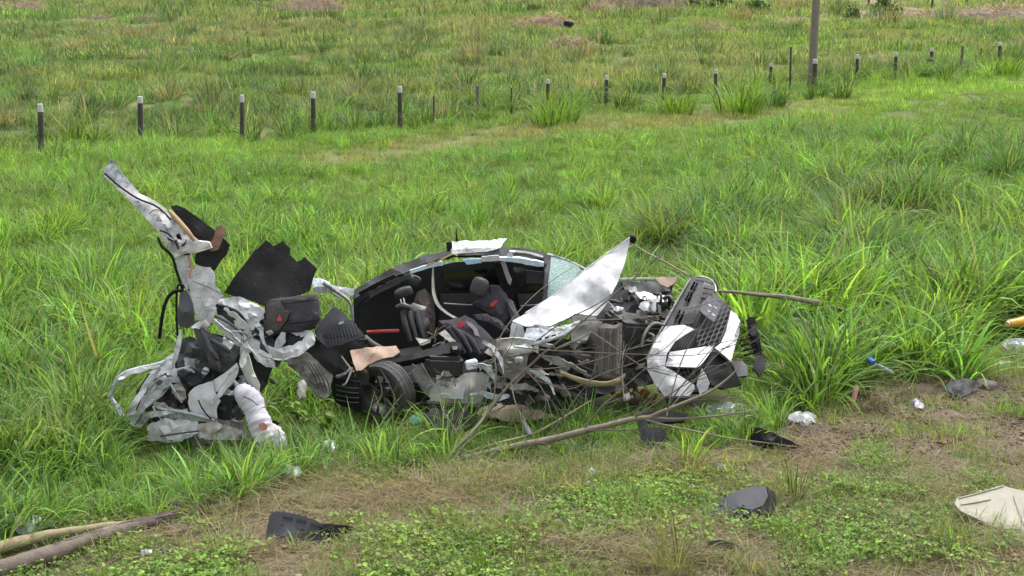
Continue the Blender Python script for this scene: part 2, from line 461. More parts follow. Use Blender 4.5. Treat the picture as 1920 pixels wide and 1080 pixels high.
def scatter_near():
    # knee-high grass in front of, around and behind the wreck
    for y0, y1, d in ((11.3, 16, 34), (16, 23, 27), (23, 32, 22), (32, 46, 13)):
        x, y = sample(y0, y1, d)
        z = zones(x, y)
        keep = rng.random(len(x)) < (1 - z['verge']) * spot_clear(z['px'], z['py']) * (1 - z['car']) * (1 - .8 * np.clip(z['mown'] * 1.1, 0, 1)) * (1 - z['beyond'])
        x, y = x[keep], y[keep]; z = {k: v[keep] for k, v in z.items()}
        n = len(x)
        patch = fbm(x, y, 1.8, 3, 20)
        big = fbm(x, y, 4.5, 2, 23)
        c = col(GREEN, n)
        c = lerp(c, col(LIME, n), np.clip(sstep(.48, .72, patch) * .75 + z['lime'], 0, 1))
        c = lerp(c, col(BLUEG, n), sstep(.52, .38, big) * .45)
        c = lerp(c, col(DEEP, n), np.clip(z['dark'] * .85, 0, 1))
        c = lerp(c, col(OLIVE, n), sstep(.60, .76, fbm(x, y, 1.3, 2, 27)) * .4)
        s = (.42 + .9 * sstep(.25, .75, fbm(x, y, 1.0, 3, 21))) * rng.uniform(.7, 1.2, n) * (1 - .3 * z['lime'] * (z['py'] < 420))
        s *= np.interp(z['py'], [250, 330, 480, 560, 800], [.5, .58, .72, .9, 1.0]) * (1 + .5 * sstep(1200, 1450, z['px']) * sstep(230, 300, z['py']))
        s *= np.where((z['py'] > 860), 1.0 - .28 * sstep(450, 700, z['px']), 1.0)
        # low grass just in front of the wreck, flattened by the crash
        front = np.maximum(np.exp(-((z['px'] - 930) / 330) ** 2 - ((z['py'] - 835) / 55) ** 2), 1.25 * np.exp(-((z['px'] - 740) / 110) ** 2 - ((z['py'] - 815) / 30) ** 2))
        s *= 1 - .52 * np.clip(front, 0, 1.3)
        s *= 1 - .62 * np.exp(-((z['px'] - 1395) / 75) ** 2 - ((z['py'] - 775) / 65) ** 2)
        s *= 1 - .5 * np.exp(-((z['px'] - 340) / 170) ** 2 - ((z['py'] - 835) / 40) ** 2)
        s *= 1 - .6 * np.exp(-((z['px'] - 1900) / 80) ** 2 - ((z['py'] - 650) / 45) ** 2)
        s *= 1 - .45 * np.exp(-((z['px'] - 1640) / 60) ** 2 - ((z['py'] - 730) / 40) ** 2)
        s *= 1 - .5 * np.clip(z['mown'], 0, 1)
        tall = rng.random(n) < z['dark'] * .75
        lay = (rng.random(n) < .08 + .45 * front + .25 * np.exp(-((z['px'] - 1560) / 160) ** 2 - ((z['py'] - 690) / 60) ** 2)) & ~tall
        norm = ~tall & ~lay
        put('tall', x[tall], y[tall], s[tall] * .95, c[tall])
        put('lay', x[lay], y[lay], s[lay] * 1.05, c[lay])
        put('lush', x[norm], y[norm], s[norm], c[norm], .2)
    # grass flopped over beside the bumper and along the edge of the bare bank
    for cx, cy, rx, ry, m in ((1535, 680, 60, 26, 40), (1590, 650, 60, 25, 36), (1730, 640, 60, 18, 20)):
        g = [gnd(cx + rx * rng.normal(0, .6), cy + ry * rng.normal(0, .6)) for _ in range(m)]
        x, y = np.array([q.x for q in g]), np.array([q.y for q in g]); n = m
        k = .85 if cx > 1400 else .8
        put('lay', x, y, rng.uniform(.8, 1.2, n) * k, lerp(col(GREEN, n), col((.17, .26, .05), n), rng.random(n)), .12)
    for cx, cy, rx, ry, m in ((600, 905, 110, 16, 45), (850, 915, 80, 22, 40), (1240, 880, 70, 12, 30), (440, 955, 90, 18, 22), (950, 1000, 110, 30, 18), (1130, 1050, 120, 22, 24), (380, 1040, 110, 20, 20)):
        g = [gnd(cx + rx * rng.normal(0, .6), cy + ry * rng.normal(0, .6)) for _ in range(m)]
        x, y = np.array([q.x for q in g]), np.array([q.y for q in g])
        put('straw', x, y, rng.uniform(.8, 1.5, m), lerp(col((.27, .205, .125), m), col((.12, .085, .06), m), rng.random(m)), .16)
    g = [gnd(1690 + 190 * rng.normal(0, .7), 790 + 60 * rng.normal(0, .7)) for _ in range(90)]
    x, y = np.array([q.x for q in g]), np.array([q.y for q in g])
    put('clod', x, y, rng.uniform(.6, 1.2, 90), lerp(col((.065, .048, .037), 90), col((.12, .094, .072), 90), rng.random(90)), .1)
    # sparse short turf between, everywhere near
    for y0, y1, d in ((11.3, 22, 9), (22, 50, 8), (50, 75, 5)):
        x, y = sample(y0, y1, d)
        z = zones(x, y)
        keep = rng.random(len(x)) < (1 - z['car']) * np.maximum(1 - z['verge'], .10 + .25 * z['weed']) * (1 - z['beyond'])
        x, y = x[keep], y[keep]; n = len(x)
        zz = zones(x, y)
        c = lerp(col(GREEN, n), col(OLIVE, n), np.clip(fbm(x, y, .9, 2, 24) + .9 * zz['mown'] - .2, 0, 1))
        c = lerp(c, col(LIME, n), np.clip(zz['lime'], 0, 1))
        c = lerp(c, col(TAN, n), np.clip(zz['mown'] * .55 * rng.random(n), 0, 1))
        put('turf', x, y, rng.uniform(.7, 1.3, n), c)
    # verge: low broad-leaved weeds, straw litter, odd blades
    x, y = sample(11.3, 21, 60)
    z = zones(x, y)
    keep = rng.random(len(x)) < z['verge'] * np.clip(z['weed'], .02, 1) * .5 * spot_clear(z['px'], z['py'])
    x, y = x[keep], y[keep]; n = len(x)
    c = lerp(col((.095, .185, .034), n), col((.165, .26, .048), n), fbm(x, y, .6, 2, 30))
    put('weed', x, y, rng.uniform(.6, 1.25, n) * np.interp(to_px(x, y)[1], [850, 1060], [.9, 1.25]), c, .1)
    x, y = sample(11.3, 21, 75)
    z = zones(x, y)
    keep = rng.random(len(x)) < z['verge'] * (.15 + .85 * sstep(.42, .6, fbm(x, y, .9, 3, 31))) * (1 - .8 * bank(z['px'], z['py']))
    x, y = x[keep], y[keep]; n = len(x)
    put('straw', x, y, rng.uniform(.45, 1.1, n), lerp(col((.26, .20, .12), n), col((.13, .09, .06), n), rng.random(n)), .08)
    x, y = sample(11.3, 21, 22)
    z = zones(x, y)
    keep = rng.random(len(x)) < z['verge'] * (1 - .6 * z['weed'])
    x, y = x[keep], y[keep]; n = len(x)
    put('clod', x, y, rng.uniform(.6, 1.3, n), lerp(col((.13, .09, .062), n), col((.22, .17, .125), n), rng.random(n)), .05)
    x, y = sample(11.3, 21, 26)
    z = zones(x, y)
    keep = rng.random(len(x)) < z['verge'] * sstep(.36, .58, fbm(x, y, .7, 2, 33)) * .7 * (1 - .75 * bank(z['px'], z['py'])) * spot_clear(z['px'], z['py'])
    x, y = x[keep], y[keep]; n = len(x)
    put('turf', x, y, rng.uniform(.5, 1.1, n), lerp(col(GREEN, n), col(OLIVE, n), rng.random(n)), .1)

HEAPS = [(45, 22, 5.5, 5), (588, 27, 8.5, 6), (1024, 52, 4.6, 3.5), (1072, 92, 3.0, 2.6), (1210, 20, 10.5, 6), (1130, 24, 4, 4), (1850, 34, 12, 9), (1345, 62, 2.6, 2.5), (185, 38, 3.4, 3), (280, 40, 2.6, 3)]
def off_heaps(x, y):
    k = np.ones(len(x), bool)
    for px, py, w, d in HEAPS:
        g = gnd(px, py)
        # the heap itself, and a little clear ground on the side of the road so it is not hidden
        k &= ((x - g.x) / (w * .5)) ** 2 + ((y - g.y) / (d * .5)) ** 2 > 1
        k &= ~((np.abs(x - g.x) < w * .4) & (y < g.y) & (y > g.y - d * .5 - 2.0) & (rng.random(len(x)) < .6))
    return k
def scatter_far():
    # strip along and beyond the fence, then the rough pasture out to the horizon edge
    for y0, y1, d, kind, sc_ in ((30, 48, 5.5, 'far', .55), (48, 75, 2.6, 'far', .8), (75, 120, 1.1, 'vfar', .62), (120, 210, .42, 'vfar', .95), (210, 380, .1, 'vfar', 1.7)):
        x, y = sample(y0, y1, d, 1.15)
        z = zones(x, y)
        near_strip = (1 - z['beyond'])
        keep = rng.random(len(x)) < np.where(near_strip > .5, .75 * (1 - .9 * np.clip(z['mown'] * 1.2, 0, 1)), 1.0)
        # bare soil around the far second fence
        bare = sstep(1250, 1500, z['px']) * sstep(58, 42, z['py'] + 26 * (fbm(x, y, 8, 2, 13) - .5))
        keep &= rng.random(len(x)) > bare * .6
        keep &= off_heaps(x, y)
        x, y = x[keep], y[keep]; z = {k: v[keep] for k, v in z.items()}
        n = len(x)
        p1, p2, p3 = fbm(x, y, 5.5, 3, 40), fbm(x, y, 2.2, 3, 41), fbm(x, y, 14, 2, 42)
        c = lerp(col((.145, .215, .070), n), col((.108, .220, .055), n), sstep(.42, .62, p1))
        c = lerp(c, col((.205, .195, .115), n), sstep(.56, .74, p2) * .5)
        c = lerp(c, col((.06, .125, .04), n), sstep(.52, .68, fbm(x, y, 2.6, 2, 44)) * .8)
        c = lerp(c, col((.150, .240, .060), n), sstep(850, 1300, z['px']) * .6)
        c = lerp(c, col((.215, .20, .12), n), sstep(.52, .68, p3) * .35)
        c = lerp(c, col(GREEN, n) * .85, z['fence'] * .75)
        inside = (1 - z['beyond'])
        c = lerp(c, lerp(col(GREEN, n), col(LIME, n), z['lime']), inside * .9)
        c = lerp(c, col(TAN, n), np.clip(z['mown'] * inside * rng.random(n) * .8, 0, 1))
        s = sc_ * rng.uniform(.7, 1.2, n) * (.42 + .95 * sstep(.34, .68, p2)) * np.where(inside > .5, .62, 1.0)
        put(kind, x, y, s, c, .1)
    # tussocks standing up out of the pasture, and tall growth along the fence line
    for y0, y1, d, k in ((34, 60, .34, 1.0), (60, 110, .15, 1.2), (110, 220, .03, 1.8)):
        x, y = sample(y0, y1, d, 1.15)
        z = zones(x, y)
        keep = (z['beyond'] > .5) & off_heaps(x, y) & (rng.random(len(x)) < .25 + 1.2 * sstep(.45, .65, fbm(x, y, 4, 2, 50)))
        x, y = x[keep], y[keep]; n = len(x)
        t = rng.random(n)
        c = lerp(col((.055, .115, .042), n), col((.165, .155, .095), n), (t > .7).astype(float))
        put('tuss', x, y, k * rng.uniform(.6, 1.5, n), c, .1)
    x, y = sample(34, 80, 1.6, 1.15)
    z = zones(x, y)
    keep = rng.random(len(x)) < z['fence'] * .8 * sstep(.35, .6, fbm(x, y, 3, 2, 51))
    x, y = x[keep], y[keep]; n = len(x)
    put('tall', x, y, rng.uniform(.7, 1.25, n), lerp(col((.055, .105, .028), n), col(GREEN, n), rng.random(n)), .12)

scatter_near()
scatter_far()

def build_scatter(name, P, collection):
    me = bpy.data.meshes.new(name)
    co = np.concatenate(P['co']); n = len(co)
    me.vertices.add(n); me.vertices.foreach_set('co', co.ravel())
    for k, typ, key in (('rot', 'FLOAT_VECTOR', 'vector'), ('scl', 'FLOAT', 'value'), ('idx', 'INT', 'value'), ('tint', 'FLOAT_COLOR', 'color')):
        a = me.attributes.new(k, typ, 'POINT')
        arr = np.concatenate(P[k])
        a.data.foreach_set(key, arr.astype(np.int32 if typ == 'INT' else np.float32).ravel())
    o = bpy.data.objects.new(name, me); COL.objects.link(o)
    ng = bpy.data.node_groups.new(name + '_scatter', 'GeometryNodeTree')
    ng.interface.new_socket('Geometry', in_out='INPUT', socket_type='NodeSocketGeometry')
    ng.interface.new_socket('Geometry', in_out='OUTPUT', socket_type='NodeSocketGeometry')
    N, L = ng.nodes.new, ng.links.new
    gi, go = N('NodeGroupInput'), N('NodeGroupOutput')
    ci = N('GeometryNodeCollectionInfo'); ci.inputs['Collection'].default_value = collection
    ci.inputs['Separate Children'].default_value = True; ci.inputs['Reset Children'].default_value = True
    ip = N('GeometryNodeInstanceOnPoints'); ip.inputs['Pick Instance'].default_value = True
    def attr(nm, typ):
        q = N('GeometryNodeInputNamedAttribute'); q.data_type = typ; q.inputs['Name'].default_value = nm
        return q.outputs['Attribute']
    er = N('FunctionNodeEulerToRotation')
    L(attr('rot', 'FLOAT_VECTOR'), er.inputs[0])
    L(gi.outputs[0], ip.inputs['Points']); L(ci.outputs[0], ip.inputs['Instance'])
    L(attr('idx', 'INT'), ip.inputs['Instance Index']); L(er.outputs[0], ip.inputs['Rotation']); L(attr('scl', 'FLOAT'), ip.inputs['Scale'])
    L(ip.outputs[0], go.inputs[0])
    md = o.modifiers.new('scatter', 'NODES'); md.node_group = ng
    print('scatter', name, n)
    return o
grass = build_scatter('grass', PTS, src)
tag(grass, 'green meadow grass, dry straw and low weeds covering the field', kind='stuff')

# ================================================================== builders for solid things
def root_loc(o):
    while o.parent: o = o.parent
    return o.location.copy()

def thing(name, label, cat, loc, group=None, kind=None):
    o = bpy.data.objects.new(name, None)
    o.empty_display_size = .1
    o.location = loc
    COL.objects.link(o)
    return tag(o, label, cat, group, kind)

def fin(name, V, F, mat, parent=None, sharp=38):
    """Link world-space vertices as one mesh object, under parent or with its own origin at its base."""
    V = [Vector(v) for v in V]
    if parent is not None: loc = root_loc(parent)
    else:
        n = len(V); loc = Vector((sum(v.x for v in V) / n, sum(v.y for v in V) / n, min(v.z for v in V)))
    o = link_mesh(name, [v - loc for v in V], F, mat, parent)
    if parent is None: o.location = loc
    me = o.data
    if sharp:
        me.polygons.foreach_set('use_smooth', [True] * len(me.polygons))
        me.set_sharp_from_angle(angle=math.radians(sharp))
    return o

def _pt(p, Y0): return at(p[0], p[1], p[2] if len(p) > 2 and p[2] is not None else Y0)

def _inside(x, y, P):
    c = False; j = len(P) - 1
    for i in range(len(P)):
        xi, yi, xj, yj = P[i][0], P[i][1], P[j][0], P[j][1]
        if (yi > y) != (yj > y) and x < (xj - xi) * (y - yi) / (yj - yi) + xi: c = not c
        j = i
    return c
def _edist(x, y, P):
    d = 1e9
    for i in range(len(P)):
        ax, ay, bx, by = *P[i][:2], *P[i - 1][:2]
        L2 = (bx - ax) ** 2 + (by - ay) ** 2 or 1e-9
        t = max(0, min(1, ((x - ax) * (bx - ax) + (y - ay) * (by - ay)) / L2))
        d = min(d, math.hypot(x - ax - t * (bx - ax), y - ay - t * (by - ay)))
    return d

def crease(p, s, seed):
    q = p / s + Vector((seed * 3.7, seed * 1.9, seed * 5.3))
    a = mnoise.noise(q); b = mnoise.noise(q * 2.3 + Vector((5, 2, 8))); c = mnoise.noise(q * 5.1 + Vector((1, 9, 4)))
    return (1 - 2.6 * abs(a)) * .62 + (1 - 2.6 * abs(b)) * .3 + (1 - 2.6 * abs(c)) * .16 - .38

_seed = [0]
def sheet_geo(outline, Y0=None, inner=(), thick=.012, crumple=.02, cs=.28, res=10, puff=0.0, pw=12, rag=.8):
    """A bent, dented plate: an outline with a distance at every corner, optional inner fold points, real thickness."""
    _seed[0] += 1; sd_ = _seed[0]
    ctrl = [(p[0], p[1], (p[2] if len(p) > 2 and p[2] is not None else Y0)) for p in list(outline) + list(inner)]
    P = [c[:2] for c in ctrl[:len(outline)]]
    # subdivide the outline and roughen it
    B = []
    rnd = random.Random(sd_)
    for i in range(len(P)):
        a, b = P[i], P[(i + 1) % len(P)]
        n = max(1, int(math.hypot(b[0] - a[0], b[1] - a[1]) / res))
        for k in range(n):
            t = k / n
            j = rag if k else 0
            B.append((a[0] + (b[0] - a[0]) * t + rnd.uniform(-j, j), a[1] + (b[1] - a[1]) * t + rnd.uniform(-j, j)))
    pts = [Vector(b) for b in B]; nb = len(B)
    xs, ys = [b[0] for b in B], [b[1] for b in B]
    y = min(ys) + res * .5; row = 0
    while y < max(ys):
        x = min(xs) + (res * .5 if row % 2 else 0)
        while x < max(xs):
            q = (x + rnd.uniform(-.2, .2) * res, y + rnd.uniform(-.2, .2) * res)
            if _inside(*q, B) and _edist(*q, B) > res * .4: pts.append(Vector(q))
            x += res
        y += res * .87; row += 1
    for c in ctrl[len(outline):]: pts.append(Vector(c[:2]))
    v2, _, f2, _, _, _ = delaunay_2d_cdt(pts, [], [list(range(nb))], 1, 1e-4)
    V = []
    C = np.array(ctrl, float)
    cen = C.mean(0)
    A = np.stack([np.ones(len(C)), C[:, 0] - cen[0], C[:, 1] - cen[1]], 1)
    co = np.linalg.solve(A.T @ A + np.diag([0, 1, 1]), A.T @ C[:, 2])      # best plane through the corners
    res_ = C[:, 2] - A @ co
    for q in v2:
        k = 1 / ((C[:, 0] - q.x) ** 2 + (C[:, 1] - q.y) ** 2 + 30) ** 1.1
        V.append(at(q.x, q.y, float(co[0] + co[1] * (q.x - cen[0]) + co[2] * (q.y - cen[1]) + (k * res_).sum() / k.sum())))
    bm = bmesh.new()
    bv = [bm.verts.new(v) for v in V]
    for f in f2:
        try: bm.faces.new([bv[i] for i in f])
        except ValueError: pass
    bm.normal_update()
    camv = Vector((0, 0, CAM_H))
    if sum(f.normal.dot(camv - f.calc_center_median()) * f.calc_area() for f in bm.faces) < 0:
        bmesh.ops.reverse_faces(bm, faces=bm.faces); bm.normal_update()
    nrm = [v.normal.copy() for v in bv]
    for i, v in enumerate(bv):
        d = crumple * crease(v.co, cs, sd_)
        if puff:
            e = min(1, _edist(v2[i].x, v2[i].y, B) / pw)
            d += puff * math.sqrt(max(0, 1 - (1 - e) ** 2))
        v.co += nrm[i] * d
    front = [v.co.copy() for v in bv]
    faces = [[v.index for v in f.verts] for f in bm.faces] if not bm.verts.index_update() else []
    n = len(front)
    edges = [(e.link_loops[0].vert.index, e.link_loops[0].link_loop_next.vert.index) for e in bm.edges if len(e.link_loops) == 1]
    bm.free()
    V = front + [front[i] - nrm[i] * thick for i in range(n)]
    F = faces + [[n + i for i in reversed(f)] for f in faces] + [[b, a, a + n, b + n] for a, b in edges]
    return V, F

def sheet(name, outline, mat, parent=None, Y0=None, sharp=27, **kw):
    V, F = sheet_geo(outline, Y0, **kw)
    o = fin(name, V, F, mat, parent, sharp)
    if mat in EDGED:
        o.data.materials.append(RAW)
        for pl_ in o.data.polygons:
            if len(pl_.vertices) == 4: pl_.material_index = 1
    return o

def tube_geo(W, r, sides=8, wob=0.0, cap=True, flat=1.0):
    """Round or flattened tube along world points W with radius r (number or list)."""
    W = [Vector(w) for w in W]; n = len(W)
    rs = [r] * n if isinstance(r, (int, float)) else [np.interp(i / (n - 1), np.linspace(0, 1, len(r)), r) for i in range(n)]
    V, F = [], []
    up = None
    for i in range(n):
        t = (W[min(i + 1, n - 1)] - W[max(i - 1, 0)]).normalized()
        if up is None: up = t.orthogonal().normalized()
        up = (up - t * up.dot(t)).normalized(); b = t.cross(up)
        for k in range(sides):
            a = 2 * math.pi * k / sides
            q = rs[i] * (1 + wob * (random.random() - .5))
            V.append(W[i] + up * math.cos(a) * q + b * math.sin(a) * q * flat)
    for i in range(n - 1):
        for k in range(sides):
            k2 = (k + 1) % sides
            F.append([i * sides + k, i * sides + k2, (i + 1) * sides + k2, (i + 1) * sides + k])
    if cap:
        F.append(list(reversed(range(sides)))); F.append([(n - 1) * sides + k for k in range(sides)])
    return V, F

def curve_pts(C, per=5):
    """Smooth (Catmull-Rom) points through C."""
    C = [Vector(c) for c in C]; out = []
    for i in range(len(C) - 1):
        p0, p1, p2, p3 = C[max(i - 1, 0)], C[i], C[i + 1], C[min(i + 2, len(C) - 1)]
        for k in range(per):
            t = k / per
            out.append(.5 * ((2 * p1) + (p2 - p0) * t + (2 * p0 - 5 * p1 + 4 * p2 - p3) * t * t + (3 * p1 - p0 - 3 * p2 + p3) * t ** 3))
    out.append(C[-1]); return out

def tube(name, C, r, mat, parent=None, Y0=None, sides=8, per=4, **kw):
    W = curve_pts([_pt(c, Y0) for c in C], per)
    V, F = tube_geo(W, r, sides, **kw)
    return fin(name, V, F, mat, parent, 60)

def box_geo(c, size, rot=(0, 0, 0), bev=.01, jit=0.0):
    bm = bmesh.new()
    bmesh.ops.create_cube(bm, size=1)
    M = Matrix.Translation(c) @ Euler(rot).to_matrix().to_4x4() @ Matrix.Diagonal((*size, 1))
    bmesh.ops.transform(bm, matrix=M, verts=bm.verts)
    if jit:
        for v in bm.verts: v.co += Vector((R(-jit, jit), R(-jit, jit), R(-jit, jit)))
    if bev: bmesh.ops.bevel(bm, geom=list(bm.edges), offset=bev, segments=2, affect='EDGES')
    bm.verts.index_update()
    V = [v.co.copy() for v in bm.verts]; F = [[v.index for v in f.verts] for f in bm.faces]
    bm.free(); return V, F
def box(name, c, size, mat, parent=None, rot=(0, 0, 0), bev=.01, jit=0.0):
    V, F = box_geo(c, size, rot, bev, jit)
    return fin(name, V, F, mat, parent, 40)

def lump(name, c, size, mat, parent=None, rot=(0, 0, 0), e=3.2, dent=.0, n=18):
    """Rounded cushion-like body (superellipsoid) with slight dents."""
    _seed[0] += 1
    V, F = [], []
    M = Euler(rot).to_matrix()
    sg = lambda v, p: math.copysign(abs(v) ** p, v)
    for i in range(n + 1):
        ph = -math.pi / 2 + math.pi * i / n
        for k in range(2 * n):
            th = math.pi * k / n
            q = 2 / e
            p = Vector((sg(math.cos(ph), q) * sg(math.cos(th), q) * size[0] / 2, sg(math.cos(ph), q) * sg(math.sin(th), q) * size[1] / 2, sg(math.sin(ph), q) * size[2] / 2))
            p = M @ p
            d = dent * mnoise.noise((p + Vector(c)) * 7 + Vector((_seed[0], 0, 0)))
            V.append(Vector(c) + p * (1 + d))
    for i in range(n):
        for k in range(2 * n):
            k2 = (k + 1) % (2 * n)
            F.append([i * 2 * n + k, i * 2 * n + k2, (i + 1) * 2 * n + k2, (i + 1) * 2 * n + k])
    return fin(name, V, F, mat, parent, 70)

def join_geo(L):
    V, F = [], []
    for v, f in L:
        n = len(V); V += list(v); F += [[i + n for i in q] for q in f]
    return V, F

# ------------------------------------------------------------------ paints, plastics, cloths
WHITE = surf('white_paint', (.56, .565, .575), .75, spec=.2, dirt=(.30, .28, .24), dirt_amt=.05, scr=.10, scale=5, col2=(.37, .37, .38), bump=.12, bscale=18)
WHITE2 = surf('primer_white', (.54, .58, .61), .55, scr=.5, spec=.3, dirt=(.20, .19, .18), dirt_amt=.45, scale=8, col2=(.29, .32, .35), bump=.7, bscale=18)
SILVER = surf('bare_sheet_metal', (.36, .37, .37), .5, .3, scr=.8, dirt=(.12, .10, .08), dirt_amt=.55, scale=9, col2=(.25, .26, .26), bump=.8, bscale=18)
BLUEM = surf('pale_blue_foil', (.32, .47, .64), .35, dirt=(.55, .58, .6), dirt_amt=.3, scale=12)
ICE = surf('ice_blue_paint', (.48, .60, .68), .35, dirt=(.25, .27, .28), dirt_amt=.35, scale=14)
BLACKP = surf('black_plastic', (.011, .011, .012), .6, spec=.12, dirt=(.03, .028, .026), dirt_amt=.25, scale=10, col2=(.016, .016, .017), bump=.15)
DARKP = surf('charcoal_plastic', (.040, .041, .047), .6, spec=.3, dirt=(.15, .13, .11), dirt_amt=.3, scale=9, col2=(.06, .06, .066), bump=.2, speck=.35)
TRIM = surf('grille_plastic', (.016, .0155, .020), .6, spec=.2, dirt=(.07, .065, .06), dirt_amt=.2, scale=12, col2=(.024, .023, .028), bump=.1)
CARPET = surf('black_carpet', (.022, .022, .023), .95, dirt=(.075, .072, .068), dirt_amt=.34, scale=5, col2=(.030, .030, .031), bump=.8, bscale=160, spec=.15, speck=.4)
CLOTH = surf('dark_seat_cloth', (.032, .031, .036), .85, dirt=(.12, .115, .11), dirt_amt=.3, scale=8, col2=(.045, .043, .05), bump=.5, bscale=140, spec=.2, speck=.3)
LEATHER = surf('black_leather', (.020, .020, .022), .42, dirt=(.07, .065, .06), dirt_amt=.3, scale=9, bump=.3, bscale=50)
DUSTY = surf('muddy_seat_cloth', (.105, .082, .068), .9, dirt=(.05, .03, .025), dirt_amt=.5, scale=11, col2=(.06, .05, .045), bump=.6, bscale=80)
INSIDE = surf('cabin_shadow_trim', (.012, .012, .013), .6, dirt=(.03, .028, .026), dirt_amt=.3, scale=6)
RUBBER = surf('tyre_rubber', (.030, .030, .031), .75, dirt=(.09, .08, .065), dirt_amt=.35, scale=10, bump=.2, bscale=90)
ALLOY = surf('dark_alloy', (.075, .075, .075), .4, .6, dirt=(.13, .11, .085), dirt_amt=.5, scale=12)
RUST = surf('rusted_steel', (.20, .105, .062), .8, .1, dirt=(.09, .05, .035), dirt_amt=.5, scale=14, col2=(.13, .075, .05), bump=.5)
MUDDY = surf('mud_caked_metal', (.19, .175, .155), .75, dirt=(.09, .075, .06), dirt_amt=.55, scale=9, col2=(.27, .255, .235), bump=.5, bscale=40)
REDM = surf('red_mark', (.52, .035, .035), .6, dirt=(.3, .03, .03), dirt_amt=.3, scale=30)
REDBAR = surf('red_trim', (.33, .025, .028), .4, dirt=(.12, .03, .03), dirt_amt=.4, scale=12)
CARD = surf('torn_cardboard', (.44, .29, .22), .85, dirt=(.30, .16, .11), dirt_amt=.5, scale=13, col2=(.50, .39, .31), bump=.3)
FOAM = surf('tan_foam', (.34, .24, .13), .9, dirt=(.15, .11, .07), dirt_amt=.4, scale=12)
AIRBAG = surf('airbag_cloth', (.50, .48, .53), .8, dirt=(.52, .42, .38), dirt_amt=.35, scale=7, bump=.35, bscale=60, spec=.2)
STAIN = surf('rusty_stain', (.40, .16, .10), .85, dirt=(.52, .3, .2), dirt_amt=.6, scale=40)
WOODG = surf('weathered_wood', (.165, .148, .138), .9, dirt=(.08, .068, .063), dirt_amt=.5, scale=9, col2=(.11, .098, .092), bump=.7, bscale=35)
BARK = surf('branch_bark', (.145, .12, .085), .9, dirt=(.10, .085, .06), dirt_amt=.45, scale=12, col2=(.19, .16, .115), bump=.7, bscale=45)
TWIG = surf('twig_bark', (.095, .08, .065), .9, dirt=(.17, .155, .13), dirt_amt=.4, scale=14, bump=.4)
LOGM = surf('dead_log', (.105, .082, .066), .95, dirt=(.06, .045, .035), dirt_amt=.5, scale=6, col2=(.15, .122, .10), bump=.9, bscale=28)
LOGY = surf('yellow_log', (.22, .18, .105), .95, dirt=(.17, .13, .085), dirt_amt=.45, scale=7, col2=(.27, .23, .145), bump=.7, bscale=30)
def _glass():
    m, nt, out = _nodes('cracked_glass')
    N, L = nt.nodes.new, nt.links.new
    tc = N('ShaderNodeTexCoord'); v = N('ShaderNodeTexVoronoi'); v.feature = 'DISTANCE_TO_EDGE'; v.inputs['Scale'].default_value = 26
    L(tc.outputs['Object'], v.inputs['Vector'])
    r = N('ShaderNodeMapRange'); r.inputs['From Max'].default_value = .09; r.inputs['To Min'].default_value = 1; r.inputs['To Max'].default_value = .45
    L(v.outputs['Distance'], r.inputs['Value'])
    p = N('ShaderNodeBsdfPrincipled'); p.inputs['Base Color'].default_value = (.36, .47, .46, 1); p.inputs['Roughness'].default_value = .22
    g = N('ShaderNodeBsdfTransparent'); g.inputs[0].default_value = (.72, .86, .83, 1)
    mx = N('ShaderNodeMixShader'); L(r.outputs[0], mx.inputs[0]); L(g.outputs[0], mx.inputs[1]); L(p.outputs[0], mx.inputs[2]); L(mx.outputs[0], out.inputs[0])
    return m
GLASS = _glass()
RAW = surf('raw_torn_edge', (.13, .125, .12), .6, dirt=(.06, .05, .045), dirt_amt=.5, scale=20)
EDGED = [WHITE, WHITE2, SILVER]
CLEAR = surf("clear_plastic", (.36, .41, .40), .18, trans=.55, dirt=(.4, .42, .4), dirt_amt=.3, scale=14)

# ================================================================== the wrecked car: cabin, engine bay, front end
car = thing('wrecked_car', 'white crossover car torn open along its near side, crushed engine bay and tilted front grille', 'car', at(960, 770, 18.2))

# floor pan, far side and roof of the cabin
floorV, floorF = box_geo(Vector((-.55, 18.5, .28)), (2.7, 1.5, .12), (0, 0, 0), .03, .03)
fin('floor_pan', floorV, floorF, INSIDE, car)
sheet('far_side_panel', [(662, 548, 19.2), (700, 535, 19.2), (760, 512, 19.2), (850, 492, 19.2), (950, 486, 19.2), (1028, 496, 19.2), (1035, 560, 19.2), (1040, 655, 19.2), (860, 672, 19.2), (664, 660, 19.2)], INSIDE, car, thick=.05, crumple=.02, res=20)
for X in ([(830, 512), (930, 502), (952, 545), (835, 552)], [(962, 500), (1020, 502), (1022, 545), (975, 548)]):
    sheet('side_window', [(a, b, 19.12) for a, b in X], surf('tinted_glass', (.010, .011, .013), .08, spec=.6), car, thick=.006, crumple=.0, res=30)
wsheet = sheet('door_card', [(826, 552, 19.05), (955, 548, 19.05), (968, 660, 19.0), (820, 668, 19.0)], surf('door_trim', (.028, .027, .029), .55, dirt=(.07, .05, .045), dirt_amt=.4, scale=8), car, thick=.06, crumple=.02, res=18)
tube('door_strip', [(832, 569, 18.95), (880, 572, 18.95), (940, 570, 18.95)], .011, SILVER, wsheet)
w2 = sheet('door_card', [(970, 552, 19.05), (1026, 548, 19.05), (1040, 650, 19.0), (985, 655, 19.0)], MATS['door_trim'], car, thick=.06, crumple=.015, res=18)
tube('door_strip', [(975, 574, 18.95), (1024, 570, 18.95)], .010, SILVER, w2)
sheet('window_reflection_panel', [(986, 506, 19.04), (1018, 510, 19.04), (1018, 516, 19.04), (1019, 532, 19.04), (987, 531, 19.04)], DARKP, car, thick=.01, crumple=0, res=30).name = 'painted_window_reflection'  # charcoal plate imitating a reflection in the far side window
